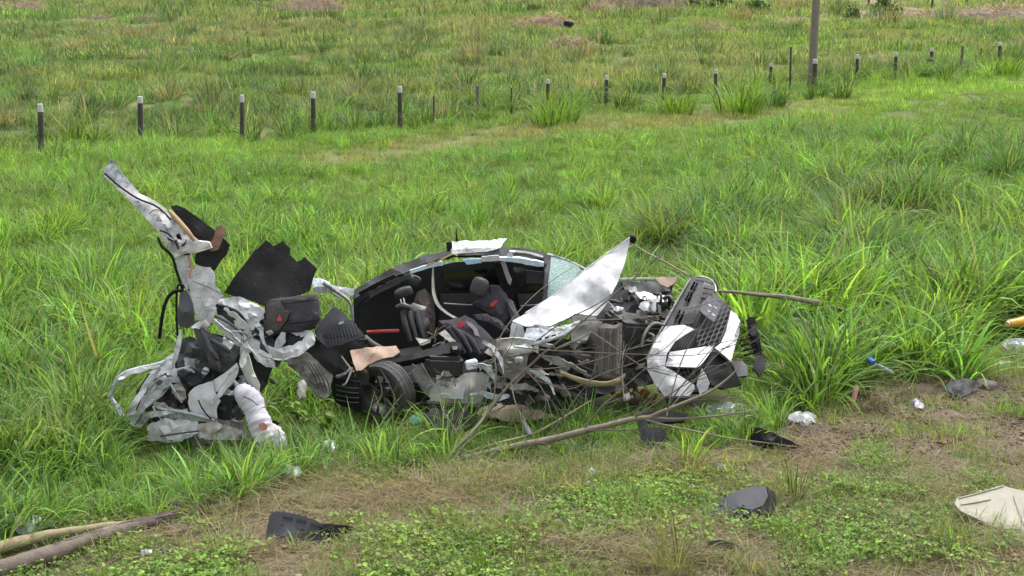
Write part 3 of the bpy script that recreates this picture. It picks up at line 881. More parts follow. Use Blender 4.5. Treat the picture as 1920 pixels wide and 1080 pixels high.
sheet('belt_pillar', [(938, 492, 18.95), (946, 490, 18.95), (959, 525, 18.9), (957, 535, 18.9), (952, 530, 18.9)], surf('pale_pillar_trim', (.42, .41, .40), .6, dirt=(.2, .18, .16), dirt_amt=.3), car, thick=.04, crumple=.004, res=9)
sheet('centre_pillar', [(925, 492, 19.0), (940, 492, 19.0), (985, 618, 18.85), (962, 622, 18.85)], BLACKP, car, thick=.07, crumple=.01, res=14)
# roof skin, torn edge
sheet('roof_skin', [(664, 566, 18.45), (700, 541, 18.4), (755, 513, 18.35), (800, 494, 18.35), (850, 478, 18.35), (940, 480, 18.3), (1022, 492, 18.4), (1030, 480, 18.8), (1018, 472, 19.1), (960, 464, 19.2), (900, 463, 19.2), (846, 467, 19.2), (800, 478, 19.2), (755, 494, 19.2), (700, 522, 19.2), (662, 543, 19.2)], BLACKP, car, thick=.03, crumple=.025, res=12)
sheet('roof_lining_edge', [(668, 560, 18.45), (720, 532, 18.45), (768, 512, 18.4), (772, 520, 18.4), (715, 548, 18.45), (672, 572, 18.45)], DARKP, car, thick=.03, crumple=.02, res=9)
sheet('roof_rail', [(768, 507, 18.3), (800, 497, 18.3), (829, 490, 18.3), (830, 498, 18.3), (800, 504, 18.3), (770, 513, 18.3)], ICE, car, thick=.04, crumple=.006, res=7)
sheet('roof_rail', [(868, 487, 18.28), (902, 485, 18.28), (903, 493, 18.28), (875, 496, 18.28)], BLUEM, car, thick=.03, crumple=.008, res=7)
sheet('roof_rail', [(903, 481, 18.26), (936, 479, 18.26), (937, 489, 18.26), (904, 491, 18.26)], surf('grey_sealant', (.40, .40, .40), .6, dirt=(.2, .2, .2), dirt_amt=.3), car, thick=.03, crumple=.006, res=7)
sheet('roof_rail', [(936, 482, 18.26), (975, 484, 18.28), (1020, 492, 18.35), (1020, 499, 18.35), (1008, 500, 18.35), (970, 493, 18.3), (937, 489, 18.26)], ICE, car, thick=.04, crumple=.01, res=7)
tube('roof_rail', [(955, 473, 18.75), (985, 475, 18.75), (1020, 484, 18.7)], .03, SILVER, car, sides=6)
sheet('bracket', [(951, 475, 18.3), (961, 475, 18.3), (961, 487, 18.3), (951, 487, 18.3)], WHITE2, car, thick=.02, crumple=.004, res=6)
tube('torn_cable', [(800, 497, 18.25), (825, 488, 18.25), (848, 477, 18.25), (858, 480, 18.25)], .010, FOAM, car, sides=6)
tube('torn_cable', [(785, 498, 18.3), (800, 493, 18.25), (838, 486, 18.2)], .006, RUST, car, sides=5)
fold = sheet('roof_strip', [(842, 458, 18.9), (846, 453, 18.9), (900, 450, 18.9), (951, 446, 18.9), (944, 455, 18.8), (938, 465, 18.7), (905, 468, 18.6), (846, 474, 18.6)], WHITE2, car, inner=[(870, 459, 18.7), (925, 455, 18.72), (900, 463, 18.55)], thick=.015, crumple=.03, cs=.12, res=6)
sheet('torn_edge', [(836, 455, 18.7), (847, 453, 18.7), (848, 471, 18.7), (838, 472, 18.7)], BLACKP, fold, thick=.03, crumple=.01, res=7)
sheet('torn_edge', [(846, 469, 18.55), (905, 464, 18.55), (938, 465, 18.55), (912, 472, 18.5), (848, 477, 18.5)], SILVER, fold, thick=.015, crumple=.012, res=7)
tube('antenna', [(857, 452, 18.9), (856, 441, 18.9), (855, 428, 18.9)], [.022, .010, .004], BLACKP, car, sides=6)
# A-pillar, cracked windscreen
sheet('windscreen', [(1034, 480, 18.75), (1060, 489, 18.9), (1086, 500, 19.0), (1090, 507, 19.0), (1060, 540, 18.6), (1024, 575, 18.3), (1026, 520, 18.45)], GLASS, car, thick=.006, crumple=.012, res=12)
sheet('windscreen_pillar', [(1020, 476, 18.6), (1034, 479, 18.6), (1029, 520, 18.4), (1025, 575, 18.25), (1018, 570, 18.25), (1022, 515, 18.4)], DARKP, car, thick=.06, crumple=.008, res=9)
tube('windscreen_pillar', [(1025, 477, 19.15), (1058, 487, 19.2), (1092, 503, 19.2), (1112, 516, 19.2)], .022, SILVER, car, sides=6)
tube('windscreen_pillar', [(950, 466, 19.2), (985, 468, 19.2), (1020, 475, 19.2)], .016, BLACKP, car, sides=6)
# rear: tail pillar down to the left
sheet('rear_pillar', [(584, 519, 18.3), (601, 522, 18.3), (632, 537, 18.4), (664, 541, 18.5), (664, 553, 18.5), (640, 560, 18.4), (622, 548, 18.3), (588, 550, 18.2)], WHITE2, car, inner=[(610, 536, 18.15)], thick=.03, crumple=.03, cs=.16, res=8)
tube('rear_pillar', [(606, 530, 18.1), (630, 546, 18.15), (655, 566, 18.2), (661, 600, 18.2), (658, 640, 18.2)], [.03, .022, .02, .02], SILVER, car, sides=6)
sheet('rear_pillar', [(664, 560, 18.35), (690, 546, 18.35), (690, 556, 18.3), (672, 570, 18.3), (668, 660, 18.2), (661, 660, 18.2)], BLACKP, car, thick=.05, crumple=.012, res=10)
sheet('tailgate_trim', [(672, 548, 18.42), (738, 514, 18.4), (744, 519, 18.4), (676, 556, 18.42)], BLACKP, car, thick=.04, crumple=.02, res=9)
# interior: rear bench
bench = sheet('rear_bench', [(752, 578, 18.2), (775, 568, 18.2), (800, 575, 18.2), (806, 605, 18.1), (800, 642, 18.0), (780, 638, 18.0), (764, 610, 18.05)], LEATHER, car, thick=.14, crumple=.03, cs=.2, res=9, puff=.05)
lump('headrest', at(757, 549, 18.25), (.22, .13, .13), LEATHER, bench, (0, -.35, .2), dent=.12)
for dx in (0, 6):
    tube('headrest_post', [(750 + dx, 557, 18.2), (754 + dx, 572, 18.18)], .008, surf('chrome_post', (.6, .6, .6), .2, 1), bench, sides=6)
for dx in (763, 775, 789):
    tube('bolster', [(dx - 8, 584, 18.05), (dx - 2, 608, 17.98), (dx + 8, 640, 17.92)], [.03, .042, .03], LEATHER, bench, sides=8)
tube('bolster', [(744, 577, 18.05), (756, 574, 18.02), (770, 578, 18.02)], [.03, .045, .03], LEATHER, bench, sides=8)
bench2 = sheet('seat_backrest', [(782, 548, 18.6), (797, 541, 18.6), (810, 556, 18.55), (815, 585, 18.45), (808, 622, 18.3), (795, 600, 18.4), (775, 570, 18.5)], DUSTY, car, thick=.15, crumple=.035, cs=.2, res=9, puff=.05)
lump('headrest', at(773, 527, 18.65), (.21, .15, .16), LEATHER, bench2, (0, .35, .2), dent=.14)
# front seats
fs = sheet('seat_backrest', [(884, 570, 18.5), (905, 556, 18.5), (918, 534, 18.6), (936, 535, 18.65), (950, 552, 18.6), (962, 585, 18.5), (958, 618, 18.4), (944, 606, 18.35), (918, 588, 18.4)], CLOTH, car, thick=.14, crumple=.012, res=9, puff=.05)
lump('headrest', at(899, 538, 18.45), (.21, .13, .22), surf('grey_vinyl', (.045, .046, .05), .5, dirt=(.08, .08, .08), dirt_amt=.3), fs, (0, .35, 0), dent=.05)
sheet('logo_patch', [(918, 572, 18.36), (925, 565, 18.36), (933, 562, 18.36), (929, 570, 18.36), (923, 576, 18.36)], REDM, fs, thick=.006, crumple=.002, res=4)
sheet('side_bolster', [(886, 590, 18.3), (912, 588, 18.3), (940, 602, 18.2), (958, 622, 18.1), (950, 625, 18.1), (920, 605, 18.15), (893, 598, 18.2)], CLOTH, fs, thick=.08, crumple=.01, res=8, puff=.03)
sheet('side_bolster', [(948, 556, 18.45), (958, 562, 18.4), (976, 600, 18.3), (984, 628, 18.2), (964, 620, 18.25)], surf('grey_bolster', (.05, .052, .055), .6, dirt=(.09, .09, .09), dirt_amt=.3), fs, thick=.08, crumple=.01, res=8, puff=.03)
ts = sheet('torn_seat', [(822, 602, 17.95), (850, 597, 18.0), (873, 592, 18.05), (890, 602, 18.0), (912, 622, 17.9), (926, 638, 17.85), (916, 660, 17.7), (900, 665, 17.65), (872, 652, 17.7), (850, 628, 17.8)], CLOTH, car, thick=.12, crumple=.03, cs=.2, res=8, puff=.04)
sheet('logo_patch', [(854, 608, 17.85), (862, 603, 17.85), (870, 603, 17.85), (871, 609, 17.84), (862, 615, 17.84)], REDM, ts, thick=.008, crumple=.004, res=4)
sheet('dusty_face', [(872, 600, 17.88), (884, 605, 17.88), (895, 618, 17.85), (900, 632, 17.78), (890, 628, 17.78), (884, 615, 17.82)], surf('dust_grey', (.15, .145, .15), .9, dirt=(.06, .06, .065), dirt_amt=.6, scale=25), ts, thick=.006, crumple=.01, res=6)
for k, (a, b, c_) in enumerate((((848, 612), (866, 630), (884, 660)), ((842, 615), (858, 638), (872, 662)), ((856, 618), (880, 634), (900, 664)))):
    tube('cloth_fold', [(*a, 17.78), (*b, 17.7), (*c_, 17.6)], [.02, .035, .02], CLOTH, ts, sides=7)
tube('seat_belt', [(812, 500, 18.7), (812, 530, 18.6), (814, 552, 18.5), (822, 572, 18.4), (838, 587, 18.3), (855, 597, 18.2)], [.012, .03, .045, .05], surf('belt_webbing', (.34, .32, .29), .8, dirt=(.15, .12, .1), dirt_amt=.5, scale=20), car, sides=6, flat=.25)
tube('sill_trim', [(688, 623, 17.9), (715, 621, 17.9), (748, 620, 17.95)], .022, REDBAR, car, sides=6)
sheet('seat_mechanism', [(779, 633, 17.75), (800, 636, 17.75), (808, 632, 17.75), (806, 642, 17.72), (788, 648, 17.7)], surf('ivory_plastic', (.52, .50, .46), .5, dirt=(.2, .15, .1), dirt_amt=.5, scale=20), car, thick=.03, crumple=.02, cs=.1, res=6)
sheet('seat_mechanism', [(822, 625, 17.72), (834, 618, 17.74), (848, 634, 17.7), (860, 644, 17.66), (846, 643, 17.66)], surf('ivory_plastic', (0, 0, 0)), car, thick=.03, crumple=.02, cs=.1, res=6)
for k in range(7):
    x = R(785, 830); y = R(615, 650)
    tube('bent_bracket', [(x, y, 17.7), (x + R(4, 18), y + R(-8, 8), 17.7), (x + R(8, 30), y + R(-12, 12), 17.7)], R(.006, .012), RUST if k % 2 else SILVER, car, sides=5)
# near sill clutter: black trays and boxes over the rear wheel
sheet('console_tray', [(692, 684, 17.6), (730, 675, 17.6), (800, 655, 17.6), (850, 640, 17.65), (866, 646, 17.6), (864, 658, 17.5), (800, 668, 17.45), (700, 690, 17.45)], BLACKP, car, inner=[(780, 664, 17.5)], thick=.03, crumple=.018, cs=.2, res=8)
box('console_box', at(832, 683, 17.55), (.42, .3, .24), surf('console_vinyl', (.018, .018, .019), .55, dirt=(.05, .05, .05), dirt_amt=.2), car, (0.05, .06, .12), .04)
box('switch_block', at(853, 655, 17.52), (.10, .1, .07), BLACKP, car, (0, .2, .1), .012)
sheet('switch_label', [(848, 650, 17.45), (858, 649, 17.45), (858, 655, 17.45), (849, 656, 17.45)], WHITE2, car, thick=.006, crumple=.002, res=5)
box('trim_box', at(770, 668, 17.75), (.3, .25, .12), BLACKP, car, (.2, -.1, .3), .02)
tube('side_rail', [(683, 634, 17.7), (700, 646, 17.65), (722, 656, 17.6)], [.05, .04, .03], DARKP, car, sides=6)
sheet('sill_panel', [(806, 728, 17.45), (822, 712, 17.45), (848, 716, 17.42), (870, 700, 17.4), (905, 697, 17.4), (918, 706, 17.4), (913, 730, 17.38), (902, 755, 17.35), (860, 756, 17.35), (806, 752, 17.4)], surf('dirty_sill', (.36, .35, .33), .5, dirt=(.2, .13, .085), dirt_amt=.55, scale=8, col2=(.29, .28, .26), bump=.3), car, inner=[(850, 735, 17.28), (885, 725, 17.28), (835, 727, 17.4)], thick=.02, crumple=.018, cs=.22, res=8)
sheet('sill_patch', [(836, 731, 17.24), (872, 726, 17.24), (868, 748, 17.24), (834, 746, 17.24)], WHITE, car, thick=.01, crumple=.012, res=7)
sheet('sill_edge', [(800, 754, 17.4), (902, 757, 17.35), (900, 764, 17.36), (805, 760, 17.42)], MUDDY, car, thick=.03, crumple=.01, res=8)
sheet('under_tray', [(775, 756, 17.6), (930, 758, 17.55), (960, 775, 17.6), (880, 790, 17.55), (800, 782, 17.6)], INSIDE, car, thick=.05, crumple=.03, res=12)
box('white_relay_box', at(884, 683, 17.5), (.13, .1, .09), surf('clean_white_plastic', (.72, .73, .80), .4), car, (.1, -.1, .3), .012, .01)
sheet('wheel_arch_liner', [(772, 682, 17.55), (800, 700, 17.5), (812, 722, 17.48), (806, 745, 17.48), (790, 730, 17.5), (775, 705, 17.52)], MUDDY, car, thick=.02, crumple=.03, cs=.15, res=8)
for k in range(9):
    x, y = R(795, 860), R(690, 725)
    sheet('torn_shard', [(x, y, 17.42), (x + R(8, 20), y + R(-6, 2), 17.4), (x + R(12, 26), y + R(4, 12), 17.38), (x + R(0, 8), y + R(6, 14), 17.42)], random.choice([MUDDY, SILVER, RUST, DARKP, WHITE2]), car, thick=.012, crumple=.03, cs=.1, res=6)

# rear wheel, steered towards the viewer's left
def wheel(parent, c, rad, width, yaw, tilt):
    M = Matrix.Translation(c) @ Euler((0, 0, yaw)).to_matrix().to_4x4() @ Euler((tilt, 0, 0)).to_matrix().to_4x4()
    def lathe(prof, n=44, cut=None):
        V, F = [], []; m = len(prof)
        for i in range(n):
            a = 2 * math.pi * i / n
            for (r, y) in prof:
                V.append(M @ Vector((r * math.cos(a), y, r * math.sin(a))))
        for i in range(n):
            for k in range(m - 1):
                j = (i + 1) % n
                F.append([i * m + k, i * m + k + 1, j * m + k + 1, j * m + k])
        return V, F
    w = width / 2
    hub = fin('wheel', *lathe([(.0, -w * .55), (.05, -w * .6), (.06, -w * .35), (.06, w * .3), (0, w * .3)], 20), ALLOY, parent)
    tyre = lathe([(rad * .69, w * .7), (rad * .72, w * .95), (rad * .9, w), (rad * .975, w * .82), (rad, w * .45), (rad * .985, w * .42), (rad * .985, w * .36), (rad, w * .33), (rad, .02), (rad * .985, .015), (rad * .985, -.015), (rad, -.02), (rad, -w * .33), (rad * .985, -w * .36), (rad * .985, -w * .42), (rad, -w * .45), (rad * .975, -w * .82), (rad * .9, -w), (rad * .84, -w * 1.01), (rad * .83, -w * .985), (rad * .74, -w * .99), (rad * .69, -w * .8)])
    fin('tyre', *tyre, RUBBER, hub)
    fin('rim', *lathe([(rad * .70, -w * .84), (rad * .67, -w * .86), (rad * .645, -w * .7), (rad * .62, -w * .2), (rad * .62, w * .6), (rad * .7, w * .8)]), ALLOY, hub)
    for k in range(10):
        a = 2 * math.pi * (k // 2) / 5 + (.14 if k % 2 else -.14) + .3
        a2 = 2 * math.pi * (k // 2) / 5 + (.28 if k % 2 else -.28) + .3
        W = [M @ Vector((r * math.cos(q), y, r * math.sin(q))) for r, y, q in ((.045, -w * .5, a), (rad * .35, -w * .62, (a + a2) / 2), (rad * .65, -w * .7, a2))]
        fin('spoke', *tube_geo(W, [.018, .013, .016], 6), ALLOY, hub)
    return hub
wheel(car, at(724, 736, 17.45), .355, .24, math.radians(-34), math.radians(6))
sheet('wheel_guard', [(617, 708, 17.25), (650, 712, 17.2), (674, 716, 17.15), (680, 745, 17.15), (678, 774, 17.2), (655, 766, 17.25), (628, 756, 17.3)], BLACKP, car, inner=[(650, 735, 17.12)], thick=.03, crumple=.02, cs=.15, res=8)
for k in range(4):
    tube('guard_rib', [(630, 722 + 9 * k, 17.16), (655, 727 + 9 * k, 17.1), (673, 728 + 9 * k, 17.1)], .007, DARKP, car, sides=5)
tube('suspension_arm', [(632, 706, 17.2), (648, 700, 17.15), (660, 690, 17.2), (650, 716, 17.05), (643, 722, 17.05)], [.02, .016, .012, .012], SILVER, car, sides=6)
tube('suspension_arm', [(640, 668, 17.3), (652, 684, 17.25), (663, 698, 17.2)], .011, surf('pale_rod', (.4, .36, .3), .6), car, sides=6)
for k in range(8):
    x, y = R(628, 668), R(672, 706)
    sheet('torn_shard', [(x, y, 17.35), (x + R(6, 18), y + R(-6, 2), 17.3), (x + R(8, 22), y + R(4, 12), 17.3), (x + R(0, 6), y + R(4, 12), 17.35)], random.choice([MUDDY, RUST, DARKP, SILVER]), car, thick=.012, crumple=.03, cs=.1, res=6)

# bonnet folded up like a sail
bon = sheet('bonnet', [(1181, 445, 18.35), (1150, 468, 18.3), (1100, 505, 18.2), (1040, 553, 18.05), (985, 588, 17.9), (960, 602, 17.8), (985, 612, 17.55), (1030, 612, 17.4), (1065, 597, 17.45), (1078, 588, 17.6), (1120, 592, 17.7), (1138, 570, 17.8), (1160, 525, 18.0), (1174, 485, 18.2)], WHITE, car,
      inner=[(1095, 548, 17.80), (1112, 528, 17.84), (1126, 519, 17.88), (1140, 542, 17.80), (1060, 568, 17.80), (1020, 585, 17.74), (1130, 500, 18.10), (1085, 530, 18.0), (1108, 575, 17.80), (1070, 583, 17.70)], thick=.012, crumple=.006, cs=.45, res=9)
tube('bonnet_edge', [(1181, 445, 18.33), (1150, 467, 18.28), (1100, 504, 18.18), (1040, 552, 18.03), (985, 587, 17.88)], .010, WHITE, bon, sides=6)
lump('hinge', at(1186, 448, 18.38), (.09, .06, .09), BLACKP, bon, (.3, .5, 0), dent=.3, n=8)
# bonnet underside, inner wing and front scuttle
sheet('inner_wing', [(960, 604, 17.75), (980, 612, 17.6), (985, 630, 17.55), (1010, 632, 17.5), (985, 645, 17.5), (965, 660, 17.55), (955, 640, 17.65)], surf('grey_sealant', (0, 0, 0)), car, thick=.015, crumple=.03, cs=.2, res=8)
sheet('inner_wing', [(988, 615, 17.5), (1050, 613, 17.35), (1088, 600, 17.4), (1090, 610, 17.35), (1050, 630, 17.25), (1000, 642, 17.3), (980, 640, 17.4)], WHITE2, car, inner=[(1030, 625, 17.25)], thick=.015, crumple=.025, cs=.14, res=7)
for k in range(5):
    x, y = 1008 + 13 * k, 636 - 3.4 * k
    sheet('slot', [(x, y, 17.2), (x + 8, y - 2.5, 17.2), (x + 8, y + 2, 17.2), (x + 1, y + 4, 17.2)], INSIDE, car, thick=.01, crumple=0, res=8)
tube('wing_rail', [(978, 648, 17.3), (1020, 640, 17.15), (1060, 625, 17.12), (1096, 605, 17.2)], [.012, .022, .018, .012], WHITE2, car, sides=6, wob=.3)
tube('wing_rail', [(1040, 655, 17.15), (1075, 640, 17.1), (1110, 622, 17.15)], [.012, .02, .012], MUDDY, car, sides=6, wob=.3)
tw = sheet('strut_tower', [(918, 642, 17.45), (935, 632, 17.4), (958, 640, 17.35), (990, 645, 17.3), (1000, 656, 17.3), (990, 668, 17.25), (985, 700, 17.25), (968, 720, 17.25), (946, 705, 17.3), (925, 680, 17.4)], MUDDY, car, inner=[(955, 660, 17.2), (965, 690, 17.18)], thick=.02, crumple=.05, cs=.16, res=8)
lump('strut_cap', at(975, 656, 17.25), (.28, .14, .09), surf('pale_grey_green', (.42, .44, .41), .55, dirt=(.2, .18, .15), dirt_amt=.4), tw, (0, -.06, 0), dent=.1, n=12)
tube('strut_spring', [(at_x, y_, 17.2 + .05 * ((i % 4) - 1.5)) for i, (at_x, y_) in enumerate([(962 + 12 * math.cos(k * 1.3), 664 + 2.0 * k) for k in range(18)])], .013, MUDDY, tw, sides=5, per=3)
lump('joint', at(973, 677, 17.1), (.10, .08, .10), SILVER, tw, dent=.2, n=8)
for k in range(26):
    x, y = R(905, 1060), R(650, 755)
    n = random.choice((3, 4))
    a0 = R(0, 6.28)
    pts = [(x + R(6, 20) * math.cos(a0 + 6.28 * j / n), y + R(4, 13) * math.sin(a0 + 6.28 * j / n), R(17.2, 17.5)) for j in range(n)]
    sheet('torn_shard', pts, random.choice([MUDDY, MUDDY, RUST, DARKP, SILVER, BLACKP, WHITE2]), car, thick=.012, crumple=.04, cs=.1, res=6)
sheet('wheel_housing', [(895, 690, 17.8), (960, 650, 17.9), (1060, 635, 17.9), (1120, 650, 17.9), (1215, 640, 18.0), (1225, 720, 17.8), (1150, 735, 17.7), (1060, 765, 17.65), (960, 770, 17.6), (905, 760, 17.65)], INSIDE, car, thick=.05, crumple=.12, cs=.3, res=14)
for k in range(34):
    x, y = R(985, 1188), R(640, 745)
    if 1105 < x < 1170: continue
    n = random.choice((4, 5)); a0 = R(0, 6.28); rr = R(8, 24); st = R(.3, .8); tl = R(-1.2, 1.2); P_ = []
    for j in range(n):
        q = a0 + 6.28 * j / n; ux, uy = rr * math.cos(q) * R(.7, 1.2), rr * st * math.sin(q) * R(.7, 1.2)
        P_.append((x + ux * math.cos(tl) - uy * math.sin(tl), y + ux * math.sin(tl) + uy * math.cos(tl), R(17.3, 17.7)))
    sheet('torn_shard', P_, random.choice([DARKP, BLACKP, MUDDY, MUDDY, BLACKP, SILVER, RUST, INSIDE]), car, thick=.015, crumple=.04, cs=.1, res=7, rag=1.5)
# engine bay
eng = box('engine_block', at(1190, 640, 18.35), (.62, .7, .55), surf('greasy_metal', (.035, .034, .034), .5, .3, dirt=(.10, .09, .08), dirt_amt=.4, scale=14, bump=.3), car, (.05, .1, .2), .04, .04)
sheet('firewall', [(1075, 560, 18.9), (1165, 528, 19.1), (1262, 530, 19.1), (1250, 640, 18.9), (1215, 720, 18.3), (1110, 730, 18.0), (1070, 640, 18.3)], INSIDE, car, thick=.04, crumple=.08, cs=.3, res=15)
tube('far_wing_edge', [(1162, 524, 19.15), (1210, 523, 19.2), (1262, 525, 19.2)], .022, surf('pale_grey_green', (0, 0, 0)), car, sides=6)
sheet('inner_wing', [(1166, 528, 19.05), (1255, 530, 19.05), (1258, 545, 19.0), (1215, 552, 18.9), (1172, 545, 18.95)], DARKP, car, thick=.03, crumple=.03, cs=.2, res=9)
sheet('headlamp_shard', [(1226, 520, 19.0), (1270, 519, 19.0), (1268, 530, 18.95), (1252, 539, 18.9), (1238, 534, 18.9)], surf('brown_board', (.30, .215, .165), .8, dirt=(.2, .14, .1), dirt_amt=.4), car, thick=.015, crumple=.02, cs=.12, res=7)
sheet('air_box', [(1186, 545, 18.6), (1215, 548, 18.55), (1228, 555, 18.5), (1250, 556, 18.55), (1252, 566, 18.45), (1225, 568, 18.4), (1200, 560, 18.45)], surf('dull_aluminium', (.40, .41, .42), .45, .4, dirt=(.15, .14, .13), dirt_amt=.4, scale=16), car, thick=.05, crumple=.03, cs=.12, res=7)
for (a, b, w, h, m) in ((1200, 566, 16, 18, 'a'), (1216, 560, 10, 26, 'a'), (1194, 582, 18, 16, 'b'), (1165, 545, 14, 18, 'c'), (1180, 538, 12, 12, 'a'), (1145, 606, 12, 10, 'b'), (1150, 575, 18, 8, 'a'), (1226, 575, 8, 12, 'c')):
    mm = {'a': MATS['dull_aluminium'], 'b': MUDDY, 'c': MATS['greasy_metal']}[m]
    sheet('engine_bracket', [(a, b, 18.25), (a + w, b - R(0, 5), 18.2), (a + w * .9, b + h * .9, 18.1), (a + w * .4, b + h, 18.1), (a - 2, b + h * .6, 18.2)], mm, car, thick=.05, crumple=.035, cs=.1, res=6)
random.seed(21)
for k in range(30):
    x, y = R(1110, 1250), R(548, 700)
    L_ = R(18, 55); a = R(-.9, .6)
    Yb = 18.6 - (y - 540) / 200 * .8
    tube('hose', [(x, y, Yb), (x + L_ * .3 * math.cos(a), y + L_ * .3 * math.sin(a) - R(2, 10), Yb - .1), (x + L_ * .7 * math.cos(a + .5), y + L_ * .7 * math.sin(a + .5), Yb - .15), (x + L_ * math.cos(a + R(-.3, .9)), y + L_ * math.sin(a + .3), Yb - .08)], R(.008, .024), random.choice([BLACKP, DARKP, DARKP, MUDDY, MATS['dull_aluminium'], MATS['greasy_metal'], RUST]), car, sides=6)
for k in range(18):
    x, y = R(1100, 1250), R(560, 705)
    Yb = 18.5 - (y - 540) / 200 * .8
    sheet('engine_bracket', [(x, y, Yb), (x + R(6, 22), y + R(-8, 3), Yb - .05), (x + R(8, 26), y + R(5, 12), Yb - .1), (x + R(-3, 6), y + R(5, 14), Yb - .05)], random.choice([DARKP, MUDDY, MATS['greasy_metal'], BLACKP, SILVER, MATS['dull_aluminium']]), car, thick=.03, crumple=.03, cs=.1, res=7)
tube('coolant_pipe', [(1244, 610, 18.0), (1228, 606, 17.95), (1215, 616, 17.9), (1206, 634, 17.85), (1204, 650, 17.85)], .018, MUDDY, car, sides=8)
tube('coolant_pipe', [(1216, 624, 17.9), (1226, 630, 17.86), (1222, 640, 17.84), (1212, 638, 17.84)], .013, MUDDY, car, sides=8)
# front end: upper grille cover, mesh, plate bracket, bumper pieces
bump_ = sheet('grille_cover', [(1292, 522, 19.0), (1304, 519, 19.0), (1326, 524, 19.0), (1336, 531, 18.95), (1338, 545, 18.8), (1318, 572, 18.4), (1300, 606, 18.1), (1268, 612, 17.9), (1244, 612, 17.9), (1252, 592, 18.1), (1272, 556, 18.55)], TRIM, car, inner=[(1300, 555, 18.5), (1280, 590, 18.05), (1316, 540, 18.75)], thick=.04, crumple=.006, res=9)
for k, (x0, y0, x1, y1, Y1) in enumerate(((1303, 528, 1296, 541, 18.62), (1308, 530, 1301, 543, 18.62), (1293, 547, 1286, 562, 18.36), (1298, 549, 1291, 564, 18.36), (1276, 580, 1266, 603, 17.94), (1283, 583, 1273, 605, 17.94))):
    sheet('slot', [(x0 - 2, y0, Y1 + .17), (x0 + 1.6, y0 + 1, Y1 + .17), (x1 + 1.6, y1 + 1, Y1 - .03), (x1 - 2, y1, Y1 - .03)], surf('slot_black', (.002, .002, .002), .9, spec=0), bump_, thick=.012, crumple=0, res=6)
tube('cover_lip', [(1244, 610, 17.85), (1256, 588, 18.05), (1276, 553, 18.5), (1294, 523, 18.9)], .014, surf('lip_grey', (.10, .105, .10), .6), bump_, sides=6)
tube('cover_lip', [(1243, 612, 17.8), (1228, 640, 17.6), (1212, 672, 17.5)], [.012, .014, .012], surf('lip_grey', (.10, .105, .10), .6), bump_, sides=6)
tube('cover_lip', [(1306, 518, 18.95), (1328, 522, 18.95), (1340, 534, 18.9), (1342, 548, 18.8)], .014, MATS['dull_aluminium'], bump_, sides=6)
# grille face: dark backing and mesh bars
gr = sheet('grille', [(1338, 548, 18.75), (1372, 578, 18.65), (1368, 598, 18.6), (1354, 640, 18.35), (1344, 650, 18.25), (1302, 652, 17.95), (1308, 618, 18.05), (1320, 575, 18.35)], INSIDE, car, thick=.03, crumple=.004, res=12)
GP = [(1338, 556), (1370, 580), (1366, 600), (1352, 640), (1343, 648), (1304, 650), (1309, 620), (1324, 580)]
def grille_Y(x, y): return 18.62 - (y - 560) * .0068 + (x - 1340) * .0035 - .05
def bars(dirx, diry, n, sp):
    out = []
    L_ = math.hypot(dirx, diry); dx, dy = dirx / L_, diry / L_
    for k in range(-n, n + 1):
        cx, cy = 1338 - dy * k * sp, 602 + dx * k * sp
        run = []
        for t in range(-80, 81, 2):
            q = (cx + dx * t, cy + dy * t)
            if _inside(*q, GP): run.append(q)
        if len(run) > 2:
            W = [at(*q, grille_Y(*q)) for q in (run[0], run[len(run) // 2], run[-1])]
            out.append(tube_geo(W, .0065, 5))
    return out
MESHB = surf('mesh_grey', (.075, .075, .08), .5)
for g_ in bars(.9, -.35, 12, 8.2): fin('mesh_bar', *g_, MESHB, gr)
for g_ in bars(-.42, 1, 12, 8.2): fin('mesh_bar', *g_, MESHB, gr)
up = sheet('upper_grille', [(1320, 528, 18.9), (1338, 536, 18.85), (1338, 548, 18.72), (1326, 566, 18.5), (1312, 562, 18.5)], INSIDE, car, thick=.03, crumple=.0, res=10)
for k in range(5):
    tube('mesh_bar', [(1316 - 0 + k * 4.6, 560 - k * .5, 18.45), (1322 + k * 4.2, 534 + k * 1.0, 18.78)], .009, TRIM, up, sides=5)
for k in range(3):
    tube('mesh_bar', [(1314 + k * 3, 558 - 9 * k, 18.46 + .11 * k), (1336 + k * 1, 562 - 9 * k, 18.46 + .11 * k)], .008, TRIM, up, sides=5)
pb = sheet('plate_bracket', [(1316, 568, 18.28), (1330, 554, 18.42), (1353, 571, 18.4), (1347, 586, 18.3), (1338, 604, 18.12), (1324, 594, 18.12), (1312, 582, 18.2)], surf('bracket_grey', (.085, .085, .10), .6, spec=.25, dirt=(.18, .17, .16), dirt_amt=.3, scale=14), car, thick=.02, crumple=.004, res=9)
for (x, y) in ((1331, 572), (1329, 583), (1341, 576), (1338, 590)):
    sheet('slot', [(x - 3.5, y - 2.2, 18.16), (x, y - 1.6, 18.16), (x + 4, y + 2.4, 18.14), (x, y + 1.8, 18.14)], surf('slot_white', (.6, .62, .62), .5), pb, thick=.008, crumple=0, res=6)
b1 = sheet('bumper', [(1248, 612, 17.72), (1282, 609, 17.85), (1302, 617, 17.9), (1284, 628, 17.72), (1266, 640, 17.58), (1250, 664, 17.45), (1247, 688, 17.4), (1262, 696, 17.32), (1302, 722, 17.25), (1303, 730, 17.25), (1292, 742, 17.22), (1246, 743, 17.25), (1228, 720, 17.35), (1214, 694, 17.42), (1213, 672, 17.48), (1228, 640, 17.6)], WHITE, car, inner=[(1232, 680, 17.36), (1236, 655, 17.45), (1262, 720, 17.2), (1268, 620, 17.72)], thick=.03, crumple=.003, rag=0, cs=.5, res=9)
